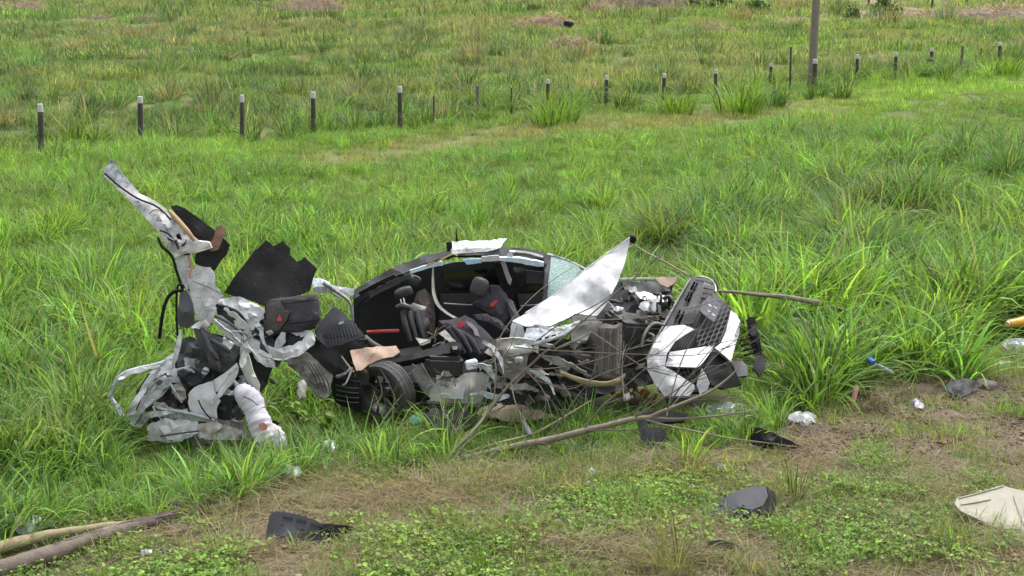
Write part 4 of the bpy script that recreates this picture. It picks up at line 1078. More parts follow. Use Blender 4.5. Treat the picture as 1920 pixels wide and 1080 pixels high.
sheet('bumper', [(1256, 660, 17.5), (1300, 653, 17.75), (1340, 647, 18.0), (1334, 658, 17.9), (1318, 680, 17.65), (1308, 689, 17.5), (1270, 688, 17.4), (1248, 686, 17.42)], WHITE, car, inner=[(1295, 670, 17.55)], thick=.03, crumple=.002, rag=0, res=9)
b3 = sheet('bumper', [(1370, 582, 18.62), (1380, 588, 18.6), (1388, 602, 18.55), (1386, 625, 18.35), (1378, 650, 18.1), (1371, 680, 17.9), (1364, 672, 17.85), (1350, 660, 17.85), (1340, 652, 17.85), (1352, 643, 18.0), (1362, 618, 18.25)], WHITE, car, inner=[(1372, 615, 18.3), (1360, 655, 17.92)], thick=.03, crumple=.002, rag=.2, res=8)
sheet('bumper', [(1316, 690, 17.4), (1324, 702, 17.38), (1331, 718, 17.35), (1326, 732, 17.32), (1312, 740, 17.3), (1306, 722, 17.34)], WHITE, car, thick=.03, crumple=.008, res=8)
sheet('bumper_lip', [(1246, 746, 17.3), (1292, 745, 17.28), (1312, 742, 17.35), (1305, 760, 17.3), (1250, 758, 17.35)], DARKP, car, thick=.03, crumple=.01, res=9)
sheet('fog_lamp_surround', [(1284, 628, 17.9), (1300, 620, 18.0), (1310, 616, 18.08), (1302, 650, 17.98), (1258, 658, 17.7), (1266, 640, 17.75)], DARKP, car, thick=.03, crumple=.01, res=9)
sheet('lower_intake', [(1262, 690, 17.55), (1308, 689, 17.6), (1318, 690, 17.55), (1306, 720, 17.45)], BLACKP, car, thick=.03, crumple=.01, res=9)
for k in range(4):
    tube('mesh_bar', [(1270 + 9 * k, 690, 17.45), (1280 + 8 * k, 706 + 2 * k, 17.4)], .008, TRIM, car, sides=5)
sheet('lower_spoiler', [(1334, 658, 18.0), (1350, 664, 17.95), (1364, 676, 17.95), (1372, 690, 17.9), (1392, 722, 17.9), (1360, 728, 17.7), (1334, 722, 17.6), (1326, 700, 17.7), (1316, 688, 17.75)], BLACKP, car, inner=[(1350, 695, 17.75)], thick=.05, crumple=.02, res=9)
sheet('lower_spoiler', [(1372, 680, 17.98), (1390, 676, 18.2), (1402, 690, 18.1), (1402, 705, 18.0), (1384, 706, 17.95)], DARKP, car, thick=.04, crumple=.02, res=9)
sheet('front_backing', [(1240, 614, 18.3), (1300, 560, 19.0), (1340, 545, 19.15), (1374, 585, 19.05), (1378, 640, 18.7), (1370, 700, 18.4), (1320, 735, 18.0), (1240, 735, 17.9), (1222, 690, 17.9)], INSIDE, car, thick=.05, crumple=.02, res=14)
# small vertical lettering on the white bumper corner
def letters(word, p0, p1, Y0, Y1, h, mat, parent):
    FONT = {'A': ((0, 0, .5, 1), (.5, 1, 1, 0), (.25, .45, .75, .45)), 'D': ((0, 0, 0, 1), (0, 1, .7, .85), (.7, .85, .9, .5), (.9, .5, .7, .15), (.7, .15, 0, 0)), 'V': ((0, 1, .5, 0), (.5, 0, 1, 1)), 'N': ((0, 0, 0, 1), (0, 1, 1, 0), (1, 0, 1, 1)),
            'C': ((1, .85, .5, 1), (.5, 1, 0, .5), (0, .5, .5, 0), (.5, 0, 1, .15)), 'E': ((0, 0, 0, 1), (0, 1, 1, 1), (0, .5, .8, .5), (0, 0, 1, 0))}
    n = len(word)
    d = (p1[0] - p0[0], p1[1] - p0[1]); L_ = math.hypot(*d); ux, uy = d[0] / L_, d[1] / L_; vx, vy = uy, -ux
    G = []
    for i, ch in enumerate(word):
        for (a, b, c_, e) in FONT[ch]:
            q = []
            for (s, t) in ((a, b), (c_, e)):
                l = (i + s * .7) / n * L_
                f = l / L_
                q.append(at(p0[0] + ux * l + vx * (-t) * h, p0[1] + uy * l + vy * (-t) * h, Y0 + (Y1 - Y0) * f))
            G.append(tube_geo(q, .0045, 4))
    return fin('lettering', *join_geo(G), mat, parent)
letters('ADVANCE', (1377, 632), (1387, 603), 18.16, 18.42, 5.5, DARKP, b3)

# ================================================================== torn-off rear body section on the left
tb = thing('torn_body_section', 'torn white rear body side standing upright, its long bent roof pillar pointing up', 'car part', at(400, 820, 16.8))
pil = sheet('roof_pillar', [(192, 320, 17.6), (204, 311, 17.55), (215, 316, 17.5), (240, 338, 17.45), (262, 362, 17.35), (292, 378, 17.3), (316, 396, 17.22), (334, 420, 17.12), (356, 438, 17.05), (376, 454, 17.0), (356, 470, 16.95), (330, 482, 16.93), (320, 472, 16.95), (306, 448, 17.02), (296, 434, 17.08), (280, 416, 17.15), (262, 396, 17.22), (238, 372, 17.3), (212, 346, 17.42), (194, 330, 17.55)], surf('dusty_white', (.53, .535, .54), .6, scr=.4, spec=.3, dirt=(.22, .2, .18), dirt_amt=.42, scale=7, col2=(.31, .315, .32), bump=.7, bscale=16), tb, inner=[(258, 374, 17.22), (310, 420, 16.98), (335, 455, 16.88), (226, 344, 17.38)], thick=.02, crumple=.03, cs=.2, res=8)
sheet('pillar_flange', [(194, 316, 17.5), (206, 306, 17.5), (222, 316, 17.45), (240, 338, 17.42), (254, 358, 17.36), (250, 366, 17.34), (228, 346, 17.4), (205, 328, 17.46)], WHITE2, pil, thick=.02, crumple=.02, cs=.14, res=7)
sheet('pillar_flange', [(203, 300, 17.5), (208, 296, 17.5), (216, 299, 17.5), (214, 312, 17.48), (206, 316, 17.48)], WHITE2, pil, thick=.012, crumple=.03, cs=.08, res=5)
tube('pillar_seam', [(196, 325, 17.42), (225, 350, 17.3), (258, 372, 17.2), (288, 384, 17.12), (305, 396, 17.05), (320, 412, 17.0)], .011, BLACKP, pil, sides=5)
tube('loose_wire', [(280, 400, 17.05), (292, 393, 17.0), (304, 398, 16.98), (312, 404, 16.98)], .006, RUST, pil, sides=5)
tube('loose_wire', [(300, 432, 16.95), (315, 438, 16.9), (328, 452, 16.88), (336, 470, 16.86)], .010, BLACKP, pil, sides=5)
for k in range(9):
    x = R(290, 345); y = 400 + (x - 290) * .85 + R(6, 30)
    sheet('torn_edge', [(x, y, 16.93), (x + R(6, 14), y + R(-8, 0), 16.9), (x + R(8, 16), y + R(5, 12), 16.86), (x + R(0, 5), y + R(4, 10), 16.9)], random.choice([WHITE2, SILVER, BLACKP, WHITE2]), pil, thick=.01, crumple=.03, cs=.08, res=5)
tube('rubber_seal', [(296, 446, 17.0), (304, 462, 16.95), (322, 480, 16.95), (330, 505, 16.95), (338, 530, 16.95), (348, 560, 16.9)], .016, BLACKP, tb, sides=6)
sheet('wrapped_strap', [(327, 474, 16.85), (340, 463, 16.8), (372, 452, 16.75), (392, 455, 16.75), (396, 466, 16.75), (372, 473, 16.75), (345, 476, 16.78), (330, 483, 16.82)], surf('crumpled_lining', (.50, .49, .46), .7, dirt=(.2, .18, .16), dirt_amt=.45, scale=14, bump=.4), tb, thick=.04, crumple=.035, cs=.1, res=6)
sheet('liner_panel', [(319, 387, 17.25), (330, 384, 17.25), (345, 390, 17.2), (375, 410, 17.15), (408, 436, 17.1), (424, 452, 17.05), (431, 460, 17.05), (425, 478, 17.05), (412, 492, 17.05), (402, 508, 17.05), (385, 502, 17.05), (366, 494, 17.05), (366, 478, 17.1), (380, 460, 17.1), (350, 428, 17.15)], CARPET, tb, inner=[(370, 430, 17.05), (405, 465, 16.98)], thick=.03, crumple=.02, cs=.25, res=9)
tube('foam_edge', [(317, 395, 17.15), (332, 412, 17.08), (350, 432, 17.0), (364, 450, 16.98)], [.02, .032, .03, .02], FOAM, tb, sides=6)
sheet('rusted_bracket', [(405, 427, 16.9), (414, 422, 16.9), (423, 430, 16.9), (418, 444, 16.85), (408, 468, 16.8), (394, 471, 16.8), (392, 458, 16.82), (402, 442, 16.85)], RUST, tb, thick=.03, crumple=.02, cs=.1, res=6)
tube('rusted_bracket', [(412, 424, 16.9), (408, 416, 16.9), (408, 408, 16.92)], .008, SILVER, tb, sides=5)
sheet('pillar_base', [(328, 480, 16.95), (348, 478, 16.9), (352, 500, 16.9), (354, 520, 16.88), (350, 545, 16.88), (341, 528, 16.92), (333, 505, 16.95)], surf('dusty_white', (0, 0, 0)), tb, thick=.02, crumple=.015, res=7)
tube('foam_edge', [(352, 476, 16.98), (354, 492, 16.95), (355, 502, 16.93)], [.03, .035, .02], FOAM, tb, sides=6)
sheet('pillar_panel', [(354, 503, 16.8), (375, 499, 16.78), (394, 501, 16.78), (402, 515, 16.76), (404, 535, 16.74), (418, 555, 16.72), (408, 566, 16.72), (406, 585, 16.7), (396, 604, 16.68), (386, 616, 16.66), (376, 606, 16.68), (366, 585, 16.7), (357, 550, 16.74), (352, 525, 16.78)], surf('dusty_white', (0, 0, 0)), tb, inner=[(384, 535, 16.68), (388, 575, 16.62)], thick=.02, crumple=.012, cs=.3, res=9)
tube('red_tape', [(361, 500, 16.74), (357, 510, 16.74), (355, 522, 16.74)], .008, surf('red_tape', (.62, .12, .08), .6), tb, sides=5)
tube('loose_wire', [(362, 528, 16.7), (385, 536, 16.64), (410, 548, 16.66), (424, 556, 16.68)], .004, DARKP, tb, sides=5)
sheet('pillar_trim', [(337, 548, 16.85), (350, 543, 16.85), (358, 560, 16.8), (364, 590, 16.76), (362, 606, 16.76), (352, 616, 16.78), (336, 612, 16.82), (332, 590, 16.85), (336, 570, 16.85)], surf('slate_plastic', (.055, .056, .068), .5, dirt=(.1, .1, .1), dirt_amt=.3), tb, inner=[(347, 585, 16.72)], thick=.03, crumple=.01, res=9)
tube('rubber_seal', [(342, 545, 16.85), (328, 546, 16.88), (316, 556, 16.9), (308, 575, 16.92), (303, 600, 16.95), (299, 634, 17.0)], .020, BLACKP, tb, sides=6)
tube('rubber_seal', [(355, 545, 16.9), (334, 535, 16.95), (331, 590, 16.92), (334, 640, 16.9)], .014, BLACKP, tb, sides=6)
# white quarter panel to the right with wheel-arch seal
sheet('quarter_panel', [(404, 553, 16.78), (420, 560, 16.8), (436, 556, 16.82), (456, 558, 16.85), (470, 566, 16.9), (494, 579, 16.95), (497, 592, 16.95), (484, 605, 16.9), (470, 622, 16.85), (462, 612, 16.82), (455, 594, 16.78), (440, 580, 16.76), (420, 574, 16.75), (406, 572, 16.75)], WHITE, tb, inner=[(450, 572, 16.74), (475, 590, 16.8)], thick=.015, crumple=.045, cs=.13, res=6, rag=1.6)
tube('wheel_arch_seal', [(406, 573, 16.7), (425, 576, 16.68), (446, 586, 16.68), (459, 602, 16.7), (466, 618, 16.72), (480, 628, 16.74), (500, 634, 16.76)], .020, BLACKP, tb, sides=6)
sheet('inner_arch', [(470, 610, 16.95), (484, 600, 16.95), (496, 592, 17.0), (494, 630, 16.95), (480, 630, 16.92)], INSIDE, tb, thick=.03, crumple=.03, res=8)
sheet('quarter_panel', [(399, 588, 16.75), (416, 592, 16.74), (440, 610, 16.72), (462, 630, 16.74), (488, 640, 16.8), (487, 662, 16.78), (470, 655, 16.74), (450, 640, 16.72), (424, 618, 16.72)], WHITE2, tb, thick=.015, crumple=.025, cs=.14, res=7)
tube('loose_strip', [(402, 592, 16.7), (430, 606, 16.65), (456, 628, 16.65)], .016, DARKP, tb, sides=6)
sheet('torn_strip', [(438, 600, 16.7), (446, 604, 16.68), (452, 618, 16.66), (452, 642, 16.64), (442, 640, 16.66), (441, 620, 16.68)], WHITE, tb, thick=.015, crumple=.02, res=6)
sheet('torn_strip', [(450, 642, 16.66), (460, 640, 16.64), (466, 665, 16.6), (478, 700, 16.56), (488, 722, 16.54), (486, 744, 16.54), (474, 738, 16.56), (462, 715, 16.58), (452, 688, 16.62)], surf('ivory_sheet', (.52, .53, .47), .55, dirt=(.3, .28, .2), dirt_amt=.4), tb, inner=[(472, 705, 16.5)], thick=.012, crumple=.03, cs=.2, res=8)
sheet('torn_strip', [(466, 640, 16.75), (490, 655, 16.78), (512, 670, 16.8), (516, 690, 16.78), (500, 688, 16.74), (478, 672, 16.72)], surf('dusty_white', (0, 0, 0)), tb, thick=.012, crumple=.04, cs=.15, res=7)
sheet('bent_flange', [(516, 640, 16.9), (528, 622, 16.88), (536, 624, 16.88), (535, 642, 16.85), (524, 656, 16.85), (512, 662, 16.85)], WHITE, tb, thick=.015, crumple=.02, cs=.12, res=6)
sheet('bent_flange', [(542, 624, 16.95), (556, 616, 16.95), (574, 618, 16.95), (588, 624, 16.92), (592, 640, 16.86), (578, 655, 16.8), (560, 668, 16.76), (530, 676, 16.76), (508, 672, 16.8), (504, 660, 16.82), (520, 654, 16.84), (540, 646, 16.86), (566, 640, 16.88), (572, 632, 16.92)], WHITE, tb, inner=[(560, 655, 16.74), (530, 664, 16.76)], thick=.015, crumple=.045, cs=.12, res=6, rag=2)
sheet('inner_arch', [(540, 628, 17.0), (572, 628, 17.0), (574, 640, 16.98), (540, 648, 16.96)], INSIDE, tb, thick=.02, crumple=.02, res=8)
# black trim lumps in the middle
sheet('boot_trim', [(342, 636, 16.75), (356, 630, 16.75), (374, 640, 16.72), (388, 660, 16.7), (392, 690, 16.66), (380, 716, 16.64), (356, 724, 16.66), (336, 700, 16.7), (332, 665, 16.74)], DARKP, tb, inner=[(360, 660, 16.62), (352, 695, 16.6)], thick=.05, crumple=.06, cs=.16, res=8)
sheet('boot_trim', [(356, 604, 16.72), (370, 600, 16.72), (384, 618, 16.68), (408, 630, 16.66), (432, 640, 16.64), (448, 646, 16.64), (447, 664, 16.6), (436, 688, 16.58), (416, 700, 16.58), (398, 690, 16.6), (388, 668, 16.62), (372, 640, 16.66)], DARKP, tb, inner=[(400, 650, 16.54), (420, 668, 16.5), (405, 672, 16.56)], thick=.05, crumple=.04, cs=.22, res=8)
tube('trim_ridge', [(370, 606, 16.64), (388, 640, 16.58), (404, 672, 16.52), (412, 694, 16.52)], [.02, .035, .04, .02], DARKP, tb, sides=7)
tube('trim_ridge', [(394, 636, 16.6), (418, 650, 16.52), (434, 662, 16.52)], [.015, .03, .015], DARKP, tb, sides=7)
sheet('boot_trim', [(346, 742, 16.62), (372, 724, 16.58), (410, 712, 16.54), (440, 690, 16.54), (448, 700, 16.52), (420, 718, 16.5), (385, 732, 16.5), (352, 752, 16.56)], BLACKP, tb, thick=.03, crumple=.02, cs=.15, res=8)
# dark back wall that closes the torn shell behind the panels
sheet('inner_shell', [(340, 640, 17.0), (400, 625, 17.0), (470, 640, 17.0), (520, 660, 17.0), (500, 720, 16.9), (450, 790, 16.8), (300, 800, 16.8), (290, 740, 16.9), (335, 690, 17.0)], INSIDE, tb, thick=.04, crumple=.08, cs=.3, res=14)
sheet('inner_panel', [(330, 668, 16.95), (300, 690, 16.95), (262, 725, 16.9), (240, 775, 16.85), (262, 795, 16.8), (330, 800, 16.75), (360, 760, 16.85), (345, 700, 16.95)], INSIDE, tb, thick=.015, crumple=.06, cs=.2, res=9, rag=2)
sheet('inner_panel', [(404, 570, 16.98), (440, 575, 17.0), (500, 590, 17.05), (515, 640, 17.0), (535, 665, 16.95), (520, 690, 16.92), (480, 672, 16.92), (440, 630, 16.95), (408, 600, 16.98)], DARKP, tb, thick=.015, crumple=.06, cs=.18, res=8, rag=2)
sheet('inner_panel', [(300, 785, 16.7), (360, 780, 16.68), (450, 790, 16.65), (470, 815, 16.6), (440, 832, 16.55), (350, 836, 16.55), (285, 828, 16.62)], MUDDY, tb, thick=.015, crumple=.05, cs=.18, res=8, rag=2)
sheet('rear_quarter', [(334, 656, 16.8), (328, 690, 16.74), (338, 692, 16.7), (330, 712, 16.66), (305, 742, 16.62), (275, 765, 16.6), (252, 782, 16.6), (236, 786, 16.62), (250, 752, 16.66), (262, 730, 16.68), (280, 700, 16.72), (298, 680, 16.76)], WHITE, tb, inner=[(310, 710, 16.6), (285, 735, 16.58), (318, 685, 16.68)], thick=.015, crumple=.03, cs=.2, res=8)
for k, P_ in enumerate([[(262, 738), (285, 716), (312, 700)], [(272, 762), (300, 738), (325, 716)], [(255, 770), (268, 740), (282, 712)], [(280, 700), (262, 728), (250, 762)]]):
    tube('panel_seam', [(a, b, 16.55 + .02 * k) for a, b in P_], .008, BLACKP, tb, sides=5)
tube('bent_frame', [(322, 672, 16.75), (296, 684, 16.75), (262, 692, 16.78), (232, 702, 16.8), (216, 720, 16.82), (207, 742, 16.82), (215, 758, 16.78), (222, 770, 16.74), (232, 786, 16.66)], [.024, .03, .03, .026, .03, .03], WHITE2, tb, sides=7)
sheet('torn_edge', [(214, 754, 16.76), (224, 758, 16.74), (232, 776, 16.66), (238, 786, 16.62), (228, 784, 16.64), (219, 770, 16.7)], WHITE2, tb, thick=.015, crumple=.02, cs=.1, res=5)
tube('hinge_arm', [(332, 694, 16.56), (345, 690, 16.52), (358, 694, 16.52), (364, 698, 16.54)], .012, WHITE2, tb, sides=6)
lump('latch', at(385, 697, 16.52), (.07, .06, .09), WHITE2, tb, (0, .5, 0), dent=.4, n=8)
sheet('door_panel', [(352, 740, 16.5), (372, 722, 16.48), (398, 714, 16.46), (404, 735, 16.44), (414, 752, 16.44), (406, 768, 16.44), (408, 784, 16.44), (388, 788, 16.44), (368, 784, 16.46), (356, 768, 16.48)], WHITE, tb, inner=[(385, 748, 16.4)], thick=.015, crumple=.02, cs=.2, res=7, rag=1.6)
sheet('door_panel', [(398, 714, 16.48), (420, 700, 16.5), (444, 680, 16.52), (448, 690, 16.5), (430, 712, 16.48), (412, 732, 16.46), (404, 736, 16.46)], WHITE, tb, thick=.015, crumple=.012, res=8)
tube('panel_seam', [(372, 750, 16.36), (378, 764, 16.36), (390, 780, 16.36), (398, 788, 16.38)], .008, BLACKP, tb, sides=5)
sheet('crushed_bracket', [(322, 722, 16.55), (336, 718, 16.52), (346, 732, 16.5), (348, 746, 16.48), (340, 756, 16.46), (330, 744, 16.5)], MUDDY, tb, thick=.03, crumple=.05, cs=.1, res=6)
sheet('sill_rail', [(236, 782, 16.6), (262, 776, 16.56), (300, 770, 16.52), (340, 772, 16.46), (398, 784, 16.4), (410, 792, 16.4), (360, 790, 16.42), (300, 782, 16.5), (245, 790, 16.58)], SILVER, tb, thick=.03, crumple=.02, cs=.14, res=7)
tube('sill_rail', [(300, 766, 16.5), (330, 770, 16.44), (370, 778, 16.4), (402, 788, 16.38)], .014, WHITE2, tb, sides=6)
sheet('lower_panel', [(276, 800, 16.5), (300, 786, 16.48), (340, 786, 16.44), (370, 790, 16.42), (372, 812, 16.38), (340, 828, 16.36), (300, 828, 16.4), (278, 826, 16.46)], surf('silver_grey_paint', (.44, .46, .46), .4, dirt=(.25, .24, .21), dirt_amt=.4, scale=9, bump=.2), tb, inner=[(320, 805, 16.34)], thick=.02, crumple=.045, cs=.12, res=6, rag=2.2)
sheet('lower_panel', [(372, 796, 16.4), (400, 790, 16.4), (430, 800, 16.4), (454, 806, 16.4), (446, 826, 16.36), (410, 824, 16.34), (374, 822, 16.36)], surf('dirty_sill', (0, 0, 0)), tb, inner=[(410, 806, 16.32)], thick=.02, crumple=.05, cs=.12, res=6, rag=2.2)
tube('bumper_strip', [(300, 818, 16.3), (340, 812, 16.28), (372, 808, 16.28)], .010, DARKP, tb, sides=5)
for k in range(16):
    x, y = R(300, 450), R(690, 800)
    sheet('torn_shard', [(x, y, 16.62), (x + R(6, 18), y + R(-7, 2), 16.58), (x + R(8, 20), y + R(4, 12), 16.56), (x + R(0, 5), y + R(4, 12), 16.6)], random.choice([WHITE2, SILVER, BLACKP, DARKP, MUDDY]), tb, thick=.012, crumple=.03, cs=.1, res=6)

# long torn ribbons of white body sheet
def ribbon(P, w, mat, parent, Y0=16.5, name='torn_strip'):
    L_, R_ = [], []
    for i, p_ in enumerate(P):
        a, b = P[max(i - 1, 0)], P[min(i + 1, len(P) - 1)]
        dx, dy = b[0] - a[0], b[1] - a[1]; d = math.hypot(dx, dy) or 1
        k = w * (.6 + .8 * random.random()) * (.45 if i in (0, len(P) - 1) else 1)
        yy = Y0 + random.uniform(-.06, .06)
        L_.append((p_[0] - dy / d * k, p_[1] + dx / d * k, yy)); R_.append((p_[0] + dy / d * k, p_[1] - dx / d * k, yy + random.uniform(-.05, .05)))
    return sheet(name, L_ + R_[::-1], mat, parent, thick=.012, crumple=.03, cs=.1, res=6, rag=1.2)
for P_, w, m_ in (([(338, 618), (336, 640), (330, 668), (322, 690)], 4, WHITE), ([(420, 578), (440, 592), (462, 618), (476, 640)], 5, WHITE), ([(400, 600), (424, 622), (452, 648), (470, 660)], 5, MATS['dusty_white']),
                  ([(300, 690), (276, 722), (252, 756), (238, 782)], 6, WHITE), ([(330, 706), (300, 730), (276, 756), (258, 782)], 5, WHITE2), ([(352, 770), (310, 774), (270, 780), (236, 788)], 4, WHITE2),
                  ([(446, 692), (430, 716), (412, 740), (396, 756)], 6, WHITE), ([(458, 628), (462, 650), (456, 676), (452, 690)], 6, WHITE), ([(500, 650), (516, 664), (530, 668), (548, 662)], 6, WHITE),
                  ([(296, 812), (336, 806), (376, 812), (420, 818)], 6, WHITE2), ([(404, 798), (430, 806), (452, 812), (466, 826)], 5, MATS['dusty_white']), ([(222, 712), (240, 700), (262, 694), (300, 686)], 4, WHITE),
                  ([(478, 604), (490, 618), (492, 636), (500, 652)], 5, WHITE2), ([(430, 700), (444, 720), (448, 740), (456, 760)], 4, WHITE2)):
    ribbon(P_, w, m_, tb, 16.47)
for P_, w, m_ in (([(905, 640), (925, 652), (940, 676), (946, 700)], 6, WHITE), ([(930, 640), (960, 636), (1000, 642), (1040, 650)], 5, MATS['dusty_white']), ([(985, 690), (1010, 700), (1030, 716), (1040, 740)], 5, WHITE2),
                  ([(1010, 666), (1040, 676), (1070, 684), (1098, 700)], 6, MUDDY), ([(880, 690), (900, 684), (916, 690), (926, 710)], 6, MATS['dusty_white']), ([(1000, 610), (1040, 620), (1070, 614), (1098, 600)], 4, WHITE),
                  ([(940, 716), (960, 726), (985, 724), (1010, 734)], 6, MUDDY), ([(880, 740), (905, 736), (930, 746), (955, 742)], 5, WHITE2)):
    ribbon(P_, w, m_, car, 17.2)
# dark seams, creases and torn slivers over the crushed body side
rs_ = random.Random(77)
for k in range(30):
    x, y = rs_.uniform(250, 500), rs_.uniform(575, 800)
    if x < 330 and y < 680: continue
    a = rs_.uniform(-1.2, 1.2); L_ = rs_.uniform(12, 42)
    tube('panel_seam' if k % 3 else 'loose_wire', [(x, y, 16.5), (x + L_ * .5 * math.cos(a) + rs_.uniform(-4, 4), y + L_ * .5 * math.sin(a) + rs_.uniform(-4, 4), 16.46), (x + L_ * math.cos(a), y + L_ * math.sin(a), 16.5)], rs_.uniform(.005, .012), rs_.choice([BLACKP, BLACKP, DARKP, WHITE2, MUDDY]), tb, sides=5)
for k in range(26):
    x, y = rs_.uniform(255, 520), rs_.uniform(590, 815)
    if x < 330 and y < 690: continue
    n = rs_.choice((4, 5)); a0 = rs_.uniform(0, 6.28); rr = rs_.uniform(7, 20); st = rs_.uniform(.35, .8); tl = rs_.uniform(-1, 1)
    P_ = []
    for j in range(n):
        q = a0 + 6.28 * j / n; ux, uy = rr * math.cos(q) * rs_.uniform(.7, 1.2), rr * st * math.sin(q) * rs_.uniform(.7, 1.2)
        P_.append((x + ux * math.cos(tl) - uy * math.sin(tl), y + ux * math.sin(tl) + uy * math.cos(tl), 16.55 + rs_.uniform(-.08, .12)))
    sheet('torn_shard', P_, rs_.choice([WHITE, WHITE2, SILVER, DARKP, BLACKP, MUDDY, MATS['dusty_white']]), tb, thick=.012, crumple=.03, cs=.1, res=6, rag=1.5)

# hanging rolled airbag
ab = thing('airbag', 'rolled white curtain airbag hanging down from the torn rear body side', 'airbag', at(500, 845, 16.3))
def rolled(name, C, r, mat, parent):
    W = curve_pts([at(*c) for c in C], 7)
    V, F = tube_geo(W, r, 18)
    out = []
    for i, v in enumerate(V):
        ring, k = divmod(i, 18)
        c = W[min(ring, len(W) - 1)]
        n_ = mnoise.noise(v * 9) * .16 + mnoise.noise(Vector((ring * .55, k * .2, 3))) * .22
        out.append(c + (v - c) * (1 + n_) + (v - c).normalized() * .007 * crease(v, .07, 3))
    return fin(name, out, F, mat, parent, 80)
rolled('upper_roll', [(446, 728, 16.5), (456, 738, 16.45), (470, 752, 16.4), (480, 772, 16.36)], [.05, .115, .125, .11], AIRBAG, ab)
rolled('lower_roll', [(472, 766, 16.36), (482, 782, 16.32), (490, 802, 16.28), (500, 824, 16.24), (508, 836, 16.22)], [.09, .12, .13, .12, .05], AIRBAG, ab)
rolled('lower_roll', [(500, 800, 16.32), (514, 812, 16.28), (524, 830, 16.24), (530, 848, 16.2)], [.05, .085, .085, .04], AIRBAG, ab)
sheet('stain', [(484, 796, 16.125), (494, 792, 16.125), (502, 798, 16.125), (500, 806, 16.115), (490, 808, 16.115)], STAIN, ab, thick=.012, crumple=.01, res=5, rag=1.5)
tube('tether', [(452, 742, 16.34), (468, 748, 16.28), (484, 760, 16.26)], .005, DARKP, ab, sides=5)

sheet('boot_floor', [(470, 612, 17.3), (500, 596, 17.3), (560, 600, 17.3), (600, 640, 17.3), (690, 636, 17.4), (692, 722, 17.35), (620, 715, 17.25), (590, 684, 17.25), (520, 676, 17.2)], INSIDE, tb, thick=.05, crumple=.06, cs=.25, res=12)
# loose pieces leaning in the gap between the two halves
cp = sheet('carpet_panel', [(420, 549, 17.35), (444, 514, 17.4), (464, 488, 17.45), (476, 470, 17.5), (484, 466, 17.5), (499, 450, 17.5), (506, 455, 17.5), (513, 462, 17.48), (522, 457, 17.46), (530, 452, 17.45), (544, 466, 17.42), (542, 476, 17.4), (556, 490, 17.38), (564, 488, 17.36), (570, 482, 17.35), (594, 503, 17.3), (588, 518, 17.28), (581, 545, 17.25), (560, 552, 17.2), (520, 562, 17.15), (500, 575, 17.1), (470, 562, 17.2), (440, 556, 17.3)], CARPET, None, inner=[(500, 500, 17.42), (480, 540, 17.25), (550, 515, 17.3)], thick=.025, crumple=.02, cs=.4, res=10)
tag(cp, 'large black carpet panel with a jagged torn top edge behind the loose seat back', 'carpet panel')
sb = thing('seat_backrest', 'loose grey rear seat back with a red mark, leaning against the jagged black carpet panel', 'car seat', at(545, 630, 16.95))
sheet('cushion', [(498, 566, 17.0), (512, 560, 17.02), (545, 556, 17.05), (592, 552, 17.05), (598, 562, 17.04), (598, 595, 16.95), (590, 612, 16.92), (560, 622, 16.9), (530, 625, 16.9), (496, 630, 16.9), (492, 618, 16.92), (495, 590, 16.96)], CLOTH, sb, thick=.14, crumple=.006, res=8, puff=.04)
sheet('centre_insert', [(500, 572, 16.93), (526, 562, 16.95), (534, 575, 16.92), (543, 586, 16.9), (538, 600, 16.88), (524, 618, 16.86), (499, 624, 16.86), (498, 600, 16.88)], surf('brown_grey_cloth', (.055, .048, .046), .9, dirt=(.13, .10, .07), dirt_amt=.4, scale=14, bump=.5, bscale=120, speck=.5), sb, thick=.02, crumple=.004, res=7, puff=.015, pw=6)
for P_ in ([(528, 562), (534, 576), (543, 588), (536, 604), (522, 620)], [(534, 570), (560, 566), (594, 562)], [(540, 606), (566, 604), (592, 600)], [(566, 622), (578, 612), (596, 602)]):
    tube('seam', [(a, b, 16.86 + (625 - b) * .0012) for a, b in P_], .007, BLACKP, sb, sides=5)
sheet('logo_patch', [(524, 588, 16.82), (527, 597, 16.81), (529, 601, 16.81), (520, 602, 16.81), (519, 598, 16.81), (523, 594, 16.82)], REDM, sb, thick=.006, crumple=.002, res=4)
cc = sheet('cargo_cover', [(590, 622, 17.0), (600, 604, 17.1), (622, 578, 17.25), (630, 575, 17.28), (648, 590, 17.2), (684, 629, 17.0), (660, 640, 16.95), (614, 654, 16.9), (600, 640, 16.92)], surf('checked_cover', (.026, .027, .033), .75, spec=.15, dirt=(.07, .07, .075), dirt_amt=.25), None, inner=[(640, 605, 17.08)], thick=.02, crumple=.006, res=9)
tag(cc, 'dark checked load floor board tilted beside the loose seat back', 'load floor')
G_ = []
for k in range(14):
    t = k / 13
    a, b = (598 + 18 * t, 632 + 20 * t - 0), (672 - 40 * 0 + 8 * t * 0, 0)
for k in range(9):
    y0 = 606 + 5.2 * k
    x0, x1 = 606 + .2 * k - max(0, (y0 - 618) * -.6), min(682, 662 + 5 * k) - max(0, (k - 4)) * 12
    G_.append(tube_geo([at(max(596, 612 - 1.5 * k), y0 + 1, 17.02 - .012 * k), at(x1 - 2, y0 - 5, 17.06 - .012 * k)], .0035, 4))
for k in range(11):
    x0 = 608 + 6 * k
    G_.append(tube_geo([at(x0 - 2, 606, 17.05), at(x0 + 6, 650 - 2.4 * k, 16.9)], .0035, 4))
fin('check_ribs', *join_geo(G_), surf('rib_grey', (.016, .017, .022), .7), cc)
sheet('maker_plate', [(634, 606, 17.03), (644, 602, 17.03), (645, 605, 17.03), (637, 609, 17.02)], WHITE2, cc, thick=.006, crumple=0, res=5)
